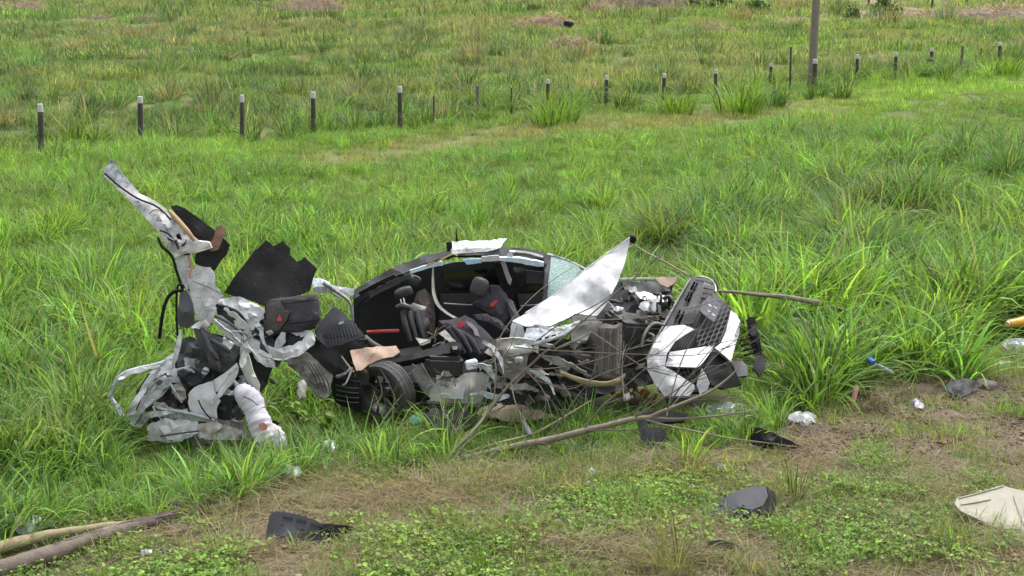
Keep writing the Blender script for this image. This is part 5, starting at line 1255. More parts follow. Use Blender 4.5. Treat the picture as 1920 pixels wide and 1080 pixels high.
cr = sheet('crushed_panel', [(536, 674, 17.0), (552, 664, 17.0), (574, 660, 17.0), (594, 676, 16.98), (612, 694, 16.95), (624, 704, 16.95), (620, 724, 16.9), (618, 742, 16.9), (604, 748, 16.9), (590, 740, 16.92), (572, 720, 16.94), (560, 700, 16.96), (544, 690, 17.0)], MUDDY, None, inner=[(585, 700, 16.82), (600, 722, 16.84)], thick=.03, crumple=.06, cs=.14, res=7)
tag(cr, 'crushed muddy grey sheet panel between the torn rear body and the wheel', 'car part')
for k in range(4):
    tube('press_ridge', [(572 + 8 * k, 676 + 3 * k, 16.84), (588 + 8 * k, 702 + 3 * k, 16.8), (598 + 7 * k, 728 + 2 * k, 16.82)], .009, DARKP, cr, sides=5)
wl = sheet('wrapped_lump', [(558, 718, 16.75), (566, 712, 16.74), (572, 720, 16.72), (572, 744, 16.7), (562, 748, 16.7), (557, 735, 16.72)], surf('ivory_plastic', (0, 0, 0)), None, thick=.05, crumple=.02, cs=.1, res=6, puff=.03, pw=6)
wl.name = 'foam_piece'; tag(wl, 'small pale foam piece stuck below the crushed muddy grey panel', 'foam piece')
cb = sheet('cardboard_sheet', [(656, 656, 17.2), (685, 652, 17.22), (742, 648, 17.3), (750, 660, 17.25), (738, 668, 17.2), (706, 676, 17.15), (690, 684, 17.1), (678, 694, 17.05), (668, 695, 17.05), (662, 680, 17.1)], CARD, None, inner=[(700, 662, 17.14)], thick=.02, crumple=.02, cs=.15, res=7)
tag(cb, 'torn pinkish brown cardboard sheet lying on the wreck above the rear wheel', 'cardboard')
wp = sheet('wooden_post', [(1122, 612, 17.5), (1134, 606, 17.5), (1150, 610, 17.48), (1166, 605, 17.48), (1166, 650, 17.42), (1162, 702, 17.36), (1140, 710, 17.34), (1112, 706, 17.36), (1116, 660, 17.44)], WOODG, None, thick=.16, crumple=.012, cs=.1, res=7, puff=.03, pw=7)
tag(wp, 'weathered grey brown wooden post stub upright against the crushed engine bay', 'wooden post')
for k in range(6):
    x = 1122 + 7 * k
    tube('split', [(x + 2, 616, 17.4), (x + R(-2, 2), 655, 17.33), (x - 3 + R(-2, 2), 702, 17.28)], R(.006, .012), WOODG if k % 2 else surf('dark_split', (.07, .055, .05), .9), wp, sides=5)
br = thing('black_bracket', 'black plastic bumper bracket standing on end just right of the white bumper', 'car part', at(1418, 700, 19.1))
sheet('arm', [(1399, 600, 18.55), (1404, 594, 18.55), (1416, 594, 18.55), (1418, 606, 18.50), (1424, 630, 18.45), (1430, 664, 18.35), (1416, 668, 18.35), (1406, 640, 18.45)], BLACKP, br, inner=[(1412, 630, 18.35)], thick=.07, crumple=.01, res=8, puff=.02)
sheet('foot', [(1416, 666, 18.33), (1433, 664, 18.33), (1436, 690, 18.25), (1424, 705, 18.20), (1412, 690, 18.25)], DARKP, br, thick=.06, crumple=.02, res=8)
for k in range(4):
    tube('rib', [(1386 + 3 * k, 640 + 9 * k, 18.40), (1400 + 3 * k, 636 + 9 * k, 18.37), (1412 + 3 * k, 640 + 8 * k, 18.35)], .012, BLACKP, br, sides=5)

# ================================================================== branches
def twigs(base, dirv, length, r, depth, rnd, out, up=.0):
    n = 6; p = Vector(base); d = Vector(dirv).normalized(); W = [p.copy()]
    for k in range(n):
        d = (d + Vector((rnd.uniform(-.16, .16), rnd.uniform(-.10, .10), rnd.uniform(-.14, .14) + up))).normalized()
        p = p + d * length / n; p.z = max(p.z, .03); W.append(p.copy())
        if depth and k >= 1 and rnd.random() < .62:
            ax = Vector((rnd.uniform(-.3, .3), rnd.uniform(-.6, .6), rnd.choice((-1, 1)) * rnd.uniform(.3, .9)))
            twigs(p, d + ax * .75, length * rnd.uniform(.3, .6), r * .55, depth - 1, rnd, out, up)
    out.append(tube_geo(W, [r, r * .35], 5 if r < .012 else 7, .12))

fb = thing('fallen_branch', 'long bare fallen branch lying in the grass in front of the wrecked car', 'branch', at(860, 862, 16.05))
MAIN = [(862, 860, 16.0), (885, 856, 16.05), (930, 846, 16.1), (985, 833, 16.15), (1040, 822, 16.2), (1090, 809, 16.25), (1140, 797, 16.3), (1185, 786, 16.35), (1222, 782, 16.4)]
tube('limb', MAIN, [.040, .038, .033, .024], BARK, fb, sides=9, wob=.18)
tube('limb', [(1215, 783, 16.4), (1250, 768, 16.4), (1290, 752, 16.45), (1330, 735, 16.5), (1362, 712, 16.55), (1385, 690, 16.6)], [.022, .018, .008], BARK, fb, sides=7, wob=.15)
tube('limb', [(1215, 783, 16.4), (1270, 785, 16.4), (1330, 781, 16.42), (1375, 776, 16.45), (1425, 768, 16.5)], [.016, .012, .006], BARK, fb, sides=6, wob=.15)
tube('limb', [(1208, 786, 16.38), (1245, 797, 16.3), (1300, 808, 16.25), (1370, 822, 16.2), (1450, 832, 16.2), (1495, 838, 16.2)], [.016, .011, .005], BARK, fb, sides=6, wob=.15)
tube('limb', [(880, 848, 16.15), (930, 832, 16.2), (985, 818, 16.3), (1015, 806, 16.3), (1060, 780, 16.4), (1110, 750, 16.5)], [.018, .014, .006], surf('mossy_bark', (.22, .21, .10), .9, dirt=(.12, .1, .06), dirt_amt=.4, scale=12, bump=.5), fb, sides=6, wob=.15)
rb_ = random.Random(5); G_ = []
for (q, d, L_) in (((1090, 809, 16.25), (.6, .1, .7), 1.1), ((1120, 802, 16.3), (.8, .1, .35), .9), ((1185, 786, 16.35), (.75, 0, .75), 1.5), ((1020, 826, 16.2), (.5, .2, .6), .8), ((1250, 768, 16.4), (.4, 0, .9), .9), ((1290, 752, 16.45), (.9, 0, .2), .6), ((1000, 830, 16.15), (.9, -.2, .1), .5), ((1100, 808, 16.22), (.9, -.1, -.05), .55)):
    twigs(at(*q), d, L_, .009, 1, rb_, G_)
fin('twig', *join_geo(G_), TWIG, fb)

sn = thing('snapped_sapling', 'dark snapped sapling leaning up over the crushed engine bay with fanned bare twigs', 'branch', at(848, 865, 16.05))
tube('stem', [(846, 866, 16.0), (868, 838, 16.2), (895, 800, 16.45), (925, 758, 16.7), (955, 722, 16.9), (985, 694, 17.0), (1020, 662, 17.05), (1060, 630, 17.1), (1110, 588, 17.2), (1160, 545, 17.35), (1200, 515, 17.5)], [.024, .020, .015, .010, .005], TWIG, sn, sides=7, wob=.2)
tube('stem', [(835, 862, 16.0), (860, 835, 16.15), (880, 815, 16.25), (905, 786, 16.45), (915, 760, 16.6)], [.016, .014, .005], BARK, sn, sides=6, wob=.2)
STEMS = [[(985, 693, 17.0), (1040, 690, 16.95), (1100, 680, 16.9), (1180, 655, 17.0), (1240, 640, 17.1)],
         [(962, 650, 17.05), (1020, 656, 17.0), (1100, 660, 16.95), (1190, 664, 16.95), (1300, 666, 17.0), (1370, 650, 17.05)],
         [(985, 692, 17.0), (1060, 730, 16.85), (1130, 700, 16.8), (1190, 680, 16.8), (1245, 655, 16.85), (1300, 600, 17.0)],
         [(1095, 612, 17.15), (1150, 650, 17.0), (1210, 690, 16.9), (1262, 705, 16.85)],
         [(1088, 600, 17.2), (1150, 599, 17.2), (1210, 595, 17.25), (1268, 588, 17.35)],
         [(1090, 605, 17.2), (1130, 570, 17.3), (1160, 545, 17.35), (1180, 520, 17.4)],
         [(925, 758, 16.7), (930, 700, 16.8), (928, 660, 16.9), (945, 620, 17.0), (985, 570, 17.2), (1030, 530, 17.4), (1075, 500, 17.5)],
         [(940, 740, 16.8), (947, 700, 16.85), (945, 672, 16.9), (958, 648, 16.95), (970, 610, 17.05)],
         [(958, 720, 16.9), (968, 760, 16.6), (985, 790, 16.4), (1000, 820, 16.2)],
         [(985, 694, 17.0), (1010, 720, 16.8), (1024, 745, 16.65), (1035, 780, 16.4)],
         [(870, 836, 16.2), (850, 800, 16.35), (830, 770, 16.5), (820, 735, 16.7), (790, 680, 16.9)],
         [(880, 820, 16.25), (860, 790, 16.4), (900, 730, 16.7), (912, 700, 16.8)],
         [(1250, 780, 16.5), (1260, 735, 16.7), (1285, 660, 16.9), (1330, 590, 17.2), (1362, 550, 17.4)],
         [(1260, 760, 16.5), (1310, 705, 16.8), (1350, 660, 17.0), (1420, 610, 17.3)],
         [(1170, 752, 16.5), (1168, 720, 16.6), (1166, 690, 16.7), (1170, 640, 16.9)],
         [(1005, 640, 17.1), (1060, 600, 17.15), (1120, 570, 17.2), (1190, 520, 17.4), (1250, 470, 17.6)],
         [(745, 760, 16.9), (732, 725, 16.95), (718, 700, 17.0), (712, 690, 17.0)], [(735, 738, 16.95), (752, 712, 16.9), (775, 696, 16.95), (794, 683, 17.0)], [(700, 765, 16.9), (716, 740, 16.95), (712, 715, 17.0)]]
for S in STEMS:
    W = curve_pts([at(*c) for c in S], 4)
    fin('twig', *tube_geo(W, [.0085, .006, .003], 5, .2), TWIG if random.random() < .6 else BARK, sn)
rb_ = random.Random(9); G_ = []
for k in range(34):
    S = rb_.choice(STEMS[:16]); i = rb_.randrange(len(S) - 1); t = rb_.random()
    a, b = at(*S[i]), at(*S[i + 1])
    d = (b - a).normalized() + Vector((rb_.uniform(-.2, .5), rb_.uniform(-.3, .3), rb_.uniform(-.6, .7)))
    twigs(a.lerp(b, t), d, rb_.uniform(.25, .8), .0045, 1, rb_, G_)
fin('fine_twigs', *join_geo(G_), TWIG, sn)
def stick(label, C, r, mat, name='stick', cat='stick', group=None):
    W = curve_pts([at(*c) if len(c) == 3 else gnd(c[0], c[1], .04) for c in C], 5)
    return tag(fin(name, *tube_geo(W, r, 8, .22), mat, None), label, cat, group)
stick('pale crooked branch lying in the grass right behind the white front bumper', [(1345, 545, 19.3), (1380, 548, 19.4), (1430, 553, 19.5), (1485, 559, 19.55), (1535, 568, 19.55)], [.014, .022, .030, .040], BARK)
stick('thin dry stalk leaning from the tip of the raised bonnet down into the grass', [(1186, 458, 18.4), (1215, 475, 18.5), (1250, 493, 18.6), (1292, 517, 18.7)], [.008, .011, .009], surf('dry_stalk', (.30, .27, .17), .9))
stick('thin bare twig standing in the grass above the raised bonnet', [(1225, 470, 20.5), (1262, 425, 20.6), (1288, 392, 20.7), (1304, 375, 20.7)], [.009, .006, .004], TWIG)
tw_ = []
rb_ = random.Random(3)
for q in ((1900, 190), (1905, 205)):
    twigs(gnd(1990, 250, .4), (-.8, .5, .5), 2.6, .011, 1, rb_, tw_)
tag(fin('bare_shrub', *join_geo(tw_), TWIG, None), 'thin bare shrub reaching in from the edge near the last fence posts', 'shrub')
stick('yellow mossy bark strip lying under the wooden post stub', [(1050, 698, 16.9), (1085, 712, 16.85), (1125, 720, 16.8), (1155, 716, 16.8), (1172, 702, 16.85)], [.02, .034, .03, .036, .014], surf('mossy_yellow', (.20, .17, .085), .9, dirt=(.2, .14, .08), dirt_amt=.4, scale=12, bump=.5), 'bark_strip', 'bark')

# dead logs in the corner of the verge
def log(label, C, r, mat, split_end=True):
    lg = thing('log', label, 'log', gnd(*C[0], 0.02), 'dead logs on the verge')
    W = curve_pts([gnd(c[0], c[1], .075) for c in C], 6)
    V, F = tube_geo(W, r, 14)
    V = [v + Vector((0, 0, 1)) * .012 * mnoise.noise(v * 8) + Vector((0, .012 * mnoise.noise(v * 11), 0)) for v in V]
    fin('trunk', V, F, mat, lg, 50)
    if split_end:
        e = W[-1]; d = (W[-1] - W[-4]).normalized()
        for k in range(11):
            o = Vector((R(-.02, .02), R(-.05, .05), R(-.05, .05)))
            L_ = R(.15, .42)
            fin('splinter', *tube_geo([e + o - d * .25, e + o * 1.1 + d * L_ * .4, e + o * 1.5 + d * L_ + Vector((0, 0, R(-.05, .03)))], [.022, .016, .002], 5, .3), mat, lg)
        for k in range(26):
            i = random.randrange(1, len(W) - 8)
            q_ = R(-.2, 2.6); rr_ = np.interp(i / len(W), np.linspace(0, 1, len(r)), r) * .97
            o = Vector((0, -math.cos(q_) * rr_, math.sin(q_) * rr_))
            fin('bark_ridge', *tube_geo([W[i] + o, W[i + 3] + o * .98, W[i + 7] + o * .9], [.003, R(.005, .011), .003], 5, .3), random.choice((mat, surf('dark_split', (.07, .055, .05), .9))), lg)
    return lg
log('dark brown dead log with a splintered end, nearest at the corner of the verge', [(-90, 1098), (0, 1068), (90, 1040), (170, 1012), (240, 990), (300, 976)], [.082, .08, .074, .062, .05], LOGM)
log('thinner yellowish dead log lying behind the dark splintered one', [(-90, 1052), (0, 1026), (70, 1008), (140, 996), (220, 985), (300, 972)], [.055, .053, .048, .04, .03], LOGY, False)
stick('short pale stick on bare soil at the bottom edge near the tall thin grass tuft', [(715, 1078), (745, 1062), (790, 1046)], [.014, .02, .016], BARK)
stick('broken dry stick lying between the low weeds in the middle of the verge', [(882, 1028), (920, 1012), (975, 996), (1020, 985)], [.012, .016, .014, .008], BARK)
stick('dark rotten stick beside the small dark plastic shard', [(1325, 1055), (1370, 1050), (1412, 1047)], [.012, .014, .008], surf('rotten_wood', (.10, .06, .04), .9, bump=.5, bscale=40))
stick('reddish brown stake poking out of the flattened grass', [(1594, 775, 17.75), (1600, 752, 17.8), (1606, 725, 17.95)], [.026, .03, .034], surf('red_brown_wood', (.28, .13, .10), .85, dirt=(.3, .22, .17), dirt_amt=.4, scale=12, bump=.4))

# ================================================================== debris strewn on the ground
def gz(px, py, h=0.0):
    g = gnd(px, py, h)
    return g
def GS(name, label, cat, P, mat, parent=None, inner=(), **kw):
    """A loose sheet lying on the ground: corners as photo position plus height above the soil."""
    conv = lambda c: (c[0], c[1], gnd(c[0], c[1], (c[2] if len(c) > 2 else .04)).y)
    o = sheet(name, [conv(c) for c in P], mat, parent, inner=[conv(c) for c in inner], **kw)
    if label: tag(o, label, cat)
    return o
SHELL = surf('slate_shell', (.050, .051, .060), .65, spec=.22, dirt=(.09, .08, .075), dirt_amt=.3, scale=8, col2=(.042, .043, .052), bump=.2, speck=.3)
# vented black trim
vt = thing('vented_trim', 'black vented plastic trim piece standing on bare soil right of the logs', 'car part', gnd(570, 1020, 0))
yb = gnd(545, 1032).y
vy = lambda x, y, d=0: (x, y, yb + (1032 - y) * .0022 + (x - 500) * .0004 + d)
sheet('face_plate', [vy(505, 966), vy(514, 959), vy(545, 962), vy(576, 970), vy(610, 984), vy(603, 1002), vy(606, 1022), vy(578, 1016), vy(552, 1024), (545, 1034, yb - .02), (520, 1032, yb - .01), (495, 1034, yb + .0), vy(499, 1000)], SHELL, vt, inner=[vy(540, 1012, -.06)], thick=.03, crumple=.004, res=9, sharp=20)
sheet('end_lug', [vy(598, 982), vy(622, 982), vy(650, 985), vy(664, 990, .1), vy(648, 1000, .02), vy(622, 1006), vy(602, 1006)], BLACKP, vt, thick=.06, crumple=.02, res=7)
for (x, y) in ((540, 969), (566, 975), (592, 983), (536, 986), (562, 991), (588, 997), (534, 1004), (560, 1007)):
    sheet('vent_slot', [vy(x - 9, y - 3, -.012), vy(x + 9, y + 1, -.012), vy(x + 9, y + 5, -.012), vy(x - 9, y + 2, -.012)], INSIDE, vt, thick=.01, crumple=0, res=8)
# slate shell
ss = thing('plastic_shell', 'large slate grey broken plastic shell lying on the low weeds', 'car part', gnd(1390, 990, 0))
g0 = gnd(1390, 995).y
sheet('top_plate', [(1322, 968, g0 + .12), (1340, 950, g0 + .2), (1353, 934, g0 + .27), (1384, 920, g0 + .32), (1412, 912, g0 + .35), (1436, 912, g0 + .33), (1440, 930, g0 + .2), (1430, 948, g0 + .1), (1410, 956, g0 + .08), (1388, 951, g0 + .1), (1393, 966, g0 + .04), (1387, 981, g0 - .02), (1350, 998, g0 - .03), (1342, 982, g0 + .03), (1334, 966, g0 + .08)], SHELL, ss, thick=.02, crumple=.003, res=14, rag=.5, sharp=12)
sheet('side_wall', [(1388, 952, g0 + .085), (1411, 957, g0 + .06), (1431, 949, g0 + .085), (1446, 966, g0 + .06), (1430, 981, g0 + .02), (1406, 973, g0 + .03), (1394, 967, g0 + .05)], DARKP, ss, thick=.02, crumple=.006, res=9, rag=1, sharp=15)
sheet('side_wall', [(1437, 912, g0 + .32), (1453, 922, g0 + .36), (1456, 945, g0 + .25), (1447, 966, g0 + .07), (1431, 949, g0 + .09), (1441, 930, g0 + .19)], BLACKP, ss, thick=.02, crumple=.006, res=9, rag=.8, sharp=15)
GS('torn_edge', None, None, [(1312, 978, .04), (1332, 963, .12), (1338, 966, .12), (1336, 978, .06), (1318, 986, .03)], BLACKP, ss, thick=.02, crumple=.02, res=7)
GS('plastic_shard', 'small slate plastic shard below the large broken grey shell', 'car part', [(1328, 1016, .16), (1350, 1012, .18), (1378, 1018, .15), (1394, 1029, .10), (1370, 1038, .07), (1346, 1041, .06), (1326, 1032, .09)], SHELL, thick=.015, crumple=.02, res=7)
GS('trim_shell', 'black curved plastic panel on the grass edge right of the fallen branch end', 'car part', [(1408, 800, .22), (1424, 802, .24), (1452, 812, .22), (1482, 826, .14), (1504, 838, .06), (1484, 844, .04), (1450, 842, .05), (1420, 840, .05), (1408, 832, .06)], BLACKP, thick=.02, crumple=.025, res=8, inner=[(1445, 828, .16)])
md = thing('mud_flap', 'black mud flap upright in the grass just below the white bumper', 'car part', gnd(1225, 838, 0))
sheet('flap', [(1196, 782, 16.55), (1206, 770, 16.6), (1214, 790, 16.55), (1214, 800, 16.5), (1240, 802, 16.5), (1250, 812, 16.45), (1247, 842, 16.4), (1226, 842, 16.4), (1210, 834, 16.42), (1200, 826, 16.45)], SHELL, md, thick=.03, crumple=.02, res=8)
sheet('bracket', [(1206, 774, 16.7), (1232, 770, 16.7), (1290, 776, 16.7), (1284, 790, 16.65), (1240, 792, 16.6), (1208, 790, 16.6)], BLACKP, md, thick=.05, crumple=.02, res=9)
g0 = gnd(1900, 1012).y
cream = surf('cream_panel', (.33, .315, .26), .75, spec=.2, dirt=(.23, .205, .155), dirt_amt=.35, scale=7, bump=.15)
cy = lambda x, y: (x, y, g0 + (1012 - y) * .0062)
o_ = sheet('cream_board', [cy(1794, 934), cy(1840, 922), cy(1880, 910), cy(1892, 914), cy(1956, 930), cy(1990, 1000), cy(1962, 1030), cy(1912, 1010), cy(1850, 981), cy(1800, 957), cy(1790, 944)], cream, None, thick=.03, crumple=.005, res=12, rag=.4)
tag(o_, 'large dusty cream panel lying on the weeds, cut off by the frame edge', 'panel')
tube('raised_rim', [(c[0], c[1], cy(c[0], c[1])[2] - .01) for c in ((1798, 934, .14), (1840, 923, .16), (1882, 911, .17))], .006, MATS['cream_panel'], o_, sides=6)
tube('raised_rim', [(c[0], c[1], cy(c[0], c[1])[2] - .01) for c in ((1802, 946, .12), (1830, 942, .13), (1858, 936, .14))], .005, MATS['cream_panel'], o_, sides=6)
tube('press_line', [(c[0], c[1], cy(c[0], c[1])[2] - .01) for c in ((1900, 930, .14), (1910, 960, .1), (1920, 985, .06))], .003, MUDDY, o_, sides=5)
op = thing('orange_tube', 'orange yellow plastic tube end lying in the grass at the frame edge', 'plastic tube', gnd(1905, 612, 0))
V_, F_ = tube_geo([gnd(1892, 607, .32), gnd(1930, 600, .34), gnd(1990, 590, .36)], [.05, .07, .07], 12)
fin('tube', V_, F_, surf('orange_plastic', (.62, .30, .02), .4, dirt=(.5, .4, .2), dirt_amt=.3), op)
V_, F_ = tube_geo([gnd(1888, 608, .32), gnd(1894, 606, .32)], [.035, .051], 12)
fin('pale_tip', V_, F_, surf('pale_orange', (.62, .45, .28), .6), op)
def crumpled(name, label, cat, px, py, size, mat, spread=.5, n=3, parent=None):
    """A scrunched bag or rag: several folded sheets round one spot."""
    rr = random.Random(int(px * 7 + py)); G = []
    for k in range(n):
        cx, cy = px + rr.uniform(-.3, .3) * size[0], py + rr.uniform(-.2, .2) * size[1]
        m = rr.choice((6, 7, 8)); a0 = rr.uniform(0, 6.28)
        P = [(cx + size[0] * .5 * rr.uniform(.55, 1) * math.cos(a0 + 6.283 * j / m), cy + size[1] * .5 * rr.uniform(.55, 1) * math.sin(a0 + 6.283 * j / m)) for j in range(m)]
        g = gnd(cx, cy, .06).y
        P = [(x, y, g + (py - y) * .006 + rr.uniform(-.05, .05)) for x, y in P]
        G.append(sheet_geo(P, inner=[(cx, cy, g - .08)], thick=.006, crumple=.022, cs=.10, res=max(4, min(size) * .2)))
    V, F = join_geo(G)
    lift = max(0, .02 - min(v.z for v in V))
    return tag(fin(name, [v + Vector((0, 0, lift)) for v in V], F, mat, parent, 30), label, cat)
BAGW = surf('white_bag', (.28, .285, .30), .4, dirt=(.35, .34, .33), dirt_amt=.3, scale=12)
PALE = surf('pale_wrapper', (.25, .245, .23), .5, dirt=(.3, .27, .22), dirt_amt=.35, scale=15)
BLRAG = surf('black_rag', (.018, .018, .020), .7, dirt=(.05, .05, .05), dirt_amt=.3, scale=12, bump=.4)
crumpled('torn_bag', 'torn white plastic bag on the grass below the orange tube', 'bag', 1912, 650, (56, 28), BAGW, n=4)
tube_ = stick('thin black rod under the torn white bag', [(1862, 668), (1900, 666), (1960, 664)], .012, BLACKP, 'rod', 'rod')
crumpled('black_rag', 'black rag heap on bare soil among the right hand litter', 'rag', 1800, 730, (60, 34), BLRAG, n=4)
crumpled('black_rag', 'small black rag at the grass edge above the splintered log end', 'rag', 338, 943, (26, 20), BLRAG, n=2)
crumpled('black_rag', 'small black rag on the soil between the log and the vented trim', 'rag', 315, 1030, (32, 24), BLRAG, n=2)
crumpled('foil_wrapper', 'crinkled pale blue wrapper on the soil below the splintered log', 'wrapper', 272, 1038, (28, 16), surf('pale_blue_wrapper', (.38, .43, .56), .4), n=2)
crumpled('clear_bag', 'crumpled clear plastic bag in the grass behind the yellowish log', 'bag', 38, 985, (60, 40), CLEAR, n=3)
crumpled('dark_wrapper', 'dark shiny wrapper beside the crumpled clear bag', 'wrapper', 92, 985, (44, 26), BLRAG, n=2)
crumpled('plastic_bag', 'whitish torn plastic film half hidden in the grass below the rolled airbag', 'bag', 545, 886, (62, 30), surf('film_plastic', (.25, .31, .27), .4, dirt=(.3, .35, .28), dirt_amt=.4), n=3)
crumpled('white_cloth', 'small bunched white cloth in the grass right of the rolled airbag', 'cloth', 615, 846, (30, 34), BAGW, n=3)
crumpled('teal_cloth', 'scrap of teal cloth at the foot of the rear wheel', 'cloth', 786, 784, (34, 20), surf('teal_cloth', (.09, .36, .30), .7, dirt=(.03, .12, .10), dirt_amt=.4), n=3)
crumpled('headlamp_shard', 'clear broken headlamp cover in the grass below the black spoiler', 'car part', 1352, 765, (66, 28), CLEAR, n=3)
crumpled('grey_wrapper', 'grey and white wrapper lying near the black curved plastic panel', 'wrapper', 1508, 788, (52, 30), surf('grey_white_wrapper', (.30, .31, .33), .4, dirt=(.55, .55, .55), dirt_amt=.5, scale=9), n=3)
crumpled('paper_scrap', 'pale paper scrap in the grass above the blue capped bottle', 'paper', 1601, 641, (20, 22), PALE, n=2)
crumpled('paper_scrap', 'white paper scrap on the soil left of the torn white bag', 'paper', 1779, 672, (22, 24), PALE, n=2)
crumpled('paper_scrap', 'flat dull white paper scrap below the black rod', 'paper', 1876, 682, (34, 16), PALE, n=2)
crumpled('foil_wrapper', 'dull grey foil wrapper on the soil left of the black rag heap', 'wrapper', 1715, 757, (30, 20), surf('dull_foil', (.22, .21, .23), .4), n=2)
crumpled('brown_rag', 'grey brown rag beside the black rag heap', 'rag', 1848, 727, (40, 28), surf('brown_rag', (.12, .10, .085), .9), n=2)
crumpled('plastic_shard', 'small dull purple plastic shard on the soil near the tall middle tuft', 'car part', 1357, 879, (36, 18), surf('purple_grey', (.12, .10, .115), .5), n=1)
crumpled('paper_scrap', 'tiny white scrap on the low weeds right of the tall tuft', 'paper', 1552, 896, (16, 10), PALE, n=1)
crumpled('clear_scrap', 'triangular clear plastic scrap on the verge near the dry yellow tuft', 'plastic scrap', 1124, 885, (30, 24), CLEAR, n=1)
crumpled('trampled_card', 'trampled tan cardboard under the front of the wreck', 'cardboard', 950, 778, (130, 32), surf('tan_card', (.36, .29, .22), .85, dirt=(.2, .15, .1), dirt_amt=.4), n=4)
crumpled('dark_trim', 'dark crushed trim under the sill right of the rear wheel', 'car part', 842, 792, (80, 60), BLACKP, n=5)
crumpled('pale_tray', 'beige crushed tray behind the black bracket', 'tray', 1432, 694, (36, 22), surf('beige_tray', (.42, .33, .26), .7), n=1)
bt = thing('bottle', 'white plastic bottle with a blue cap lying in the flattened grass', 'bottle', gnd(1640, 690, 0))
V_, F_ = tube_geo([gnd(1638, 681, .36), gnd(1642, 684, .35), gnd(1652, 689, .33), gnd(1668, 697, .29), gnd(1676, 701, .27)], [.014, .024, .03, .03, .012], 12)
fin('body', V_, F_, surf('bottle_white', (.27, .30, .28), .4, trans=.2), bt)
V_, F_ = tube_geo([gnd(1629, 673, .37), gnd(1639, 682, .36)], [.038, .036], 12)
fin('cap', V_, F_, surf('blue_cap', (.03, .11, .52), .4), bt)
b2 = thing('bottle', 'clear small bottle standing in the grass by the fallen branch', 'bottle', at(990, 815, 16.3))
V_, F_ = tube_geo([at(994, 816, 16.3), at(988, 802, 16.36), at(984, 795, 16.4), at(981, 788, 16.42)], [.028, .028, .014, .013], 10)
fin('body', V_, F_, CLEAR, b2)

# ================================================================== grass tufts and weeds that stand out singly
def own_plant(name, label, cat, P, loc, scl, tint, group=None):
    m = plant_mat(name + '_leaf', fixed=tint, transl=.42, gloss=.22)
    me = P.mesh(name, m)
    o = bpy.data.objects.new(name, me); COL.objects.link(o)
    o.location = loc; o.scale = (scl,) * 3; o.rotation_euler = (0, 0, R(0, 6))
    return tag(o, label, cat, group, 'thing')
def spot(px, py):
    g = gnd(px, py); g.z = float(ground_z(np.array([g.x]), np.array([g.y]))[0]); return g
TUFTS = 'separate grass tufts on the verge'
own_plant('grass_tuft', 'tall thin upright grass tuft at the bottom edge of the verge', 'grass tuft', lush(26, (.25, .6), (.006, .013), .05, .05, (.2, .9), (.02, .35)), spot(905, 1095), 1.0, (.085, .15, .024), TUFTS)
own_plant('grass_tuft', 'large tuft with yellowed base next to the small slate shard', 'grass tuft', lush(80, (.3, .7), (.006, .014), .13, .25, (.5, 1.7), (.05, .9)), spot(1262, 1078), 1.0, (.11, .15, .03), TUFTS)
own_plant('grass_tuft', 'dry straw coloured tuft with fresh green tips in the middle of the verge', 'grass tuft', lush(80, (.15, .42), (.005, .012), .11, .45, (.5, 1.8), (.1, 1.1)), spot(1082, 935), 1.0, (.17, .17, .045), TUFTS)
own_plant('grass_tuft', 'slim dark green tuft directly right of the large slate shell', 'grass tuft', lush(34, (.35, .7), (.007, .015), .10, .08, (.2, 1.0), (.03, .5)), spot(1488, 948), 1.0, (.075, .13, .024), TUFTS)
own_plant('grass_tuft', 'yellow brown tuft below the fallen branch fork', 'grass tuft', lush(60, (.2, .5), (.006, .013), .12, .4, (.4, 1.6), (.05, .9)), spot(1302, 890), 1.0, (.15, .16, .04), TUFTS)
own_plant('grass_tuft', 'small bright tuft growing in front of the vented black trim', 'grass tuft', lush(18, (.12, .28), (.010, .02), .05, .0, (.5, 1.8), (.1, 1.0)), spot(558, 1045), 1.0, (.13, .23, .03), TUFTS)
own_plant('grass_tuft', 'flattened straw coloured tuft below the teal cloth', 'grass tuft', lush(80, (.25, .55), (.005, .012), .14, .6, (.6, 2.0), (.3, 1.2)), spot(812, 842), 1.0, (.17, .17, .045), TUFTS)
own_plant('grass_tuft', 'low spreading tuft alone on the bare soil of the verge', 'grass tuft', lush(26, (.18, .4), (.008, .016), .07, .1, (.5, 1.6), (.6, 1.3)), spot(1690, 868), 1.0, (.12, .19, .03), TUFTS)
FT = 'tall grass clumps along the fence'
for (px, py, s, t, lab) in ((1040, 240, 1.25, (.10, .19, .025), 'bright arching grass clump at the foot of the post left of the fence bend'), (1385, 215, 1.6, (.10, .19, .024), 'tallest pale grass clump between two fence posts left of the utility pole'),
                            (1448, 202, 1.0, (.045, .11, .02), 'dark bushy grass clump left of the utility pole'), (1268, 218, 1.1, (.11, .2, .026), 'yellow green grass clump below the row of middle posts'),
                            (1885, 140, 1.3, (.10, .2, .022), 'bright grass clump beside the last fence post'), (1530, 185, .8, (.05, .11, .02), 'low dark grass clump under the thick post by the pole')):
    own_plant('fence_grass', lab, 'grass clump', lush(170, (.5, 1.15), (.016, .036), .5, .05, (.6, 1.9), (.05, .7), 5), spot(px, py), s, t, FT)
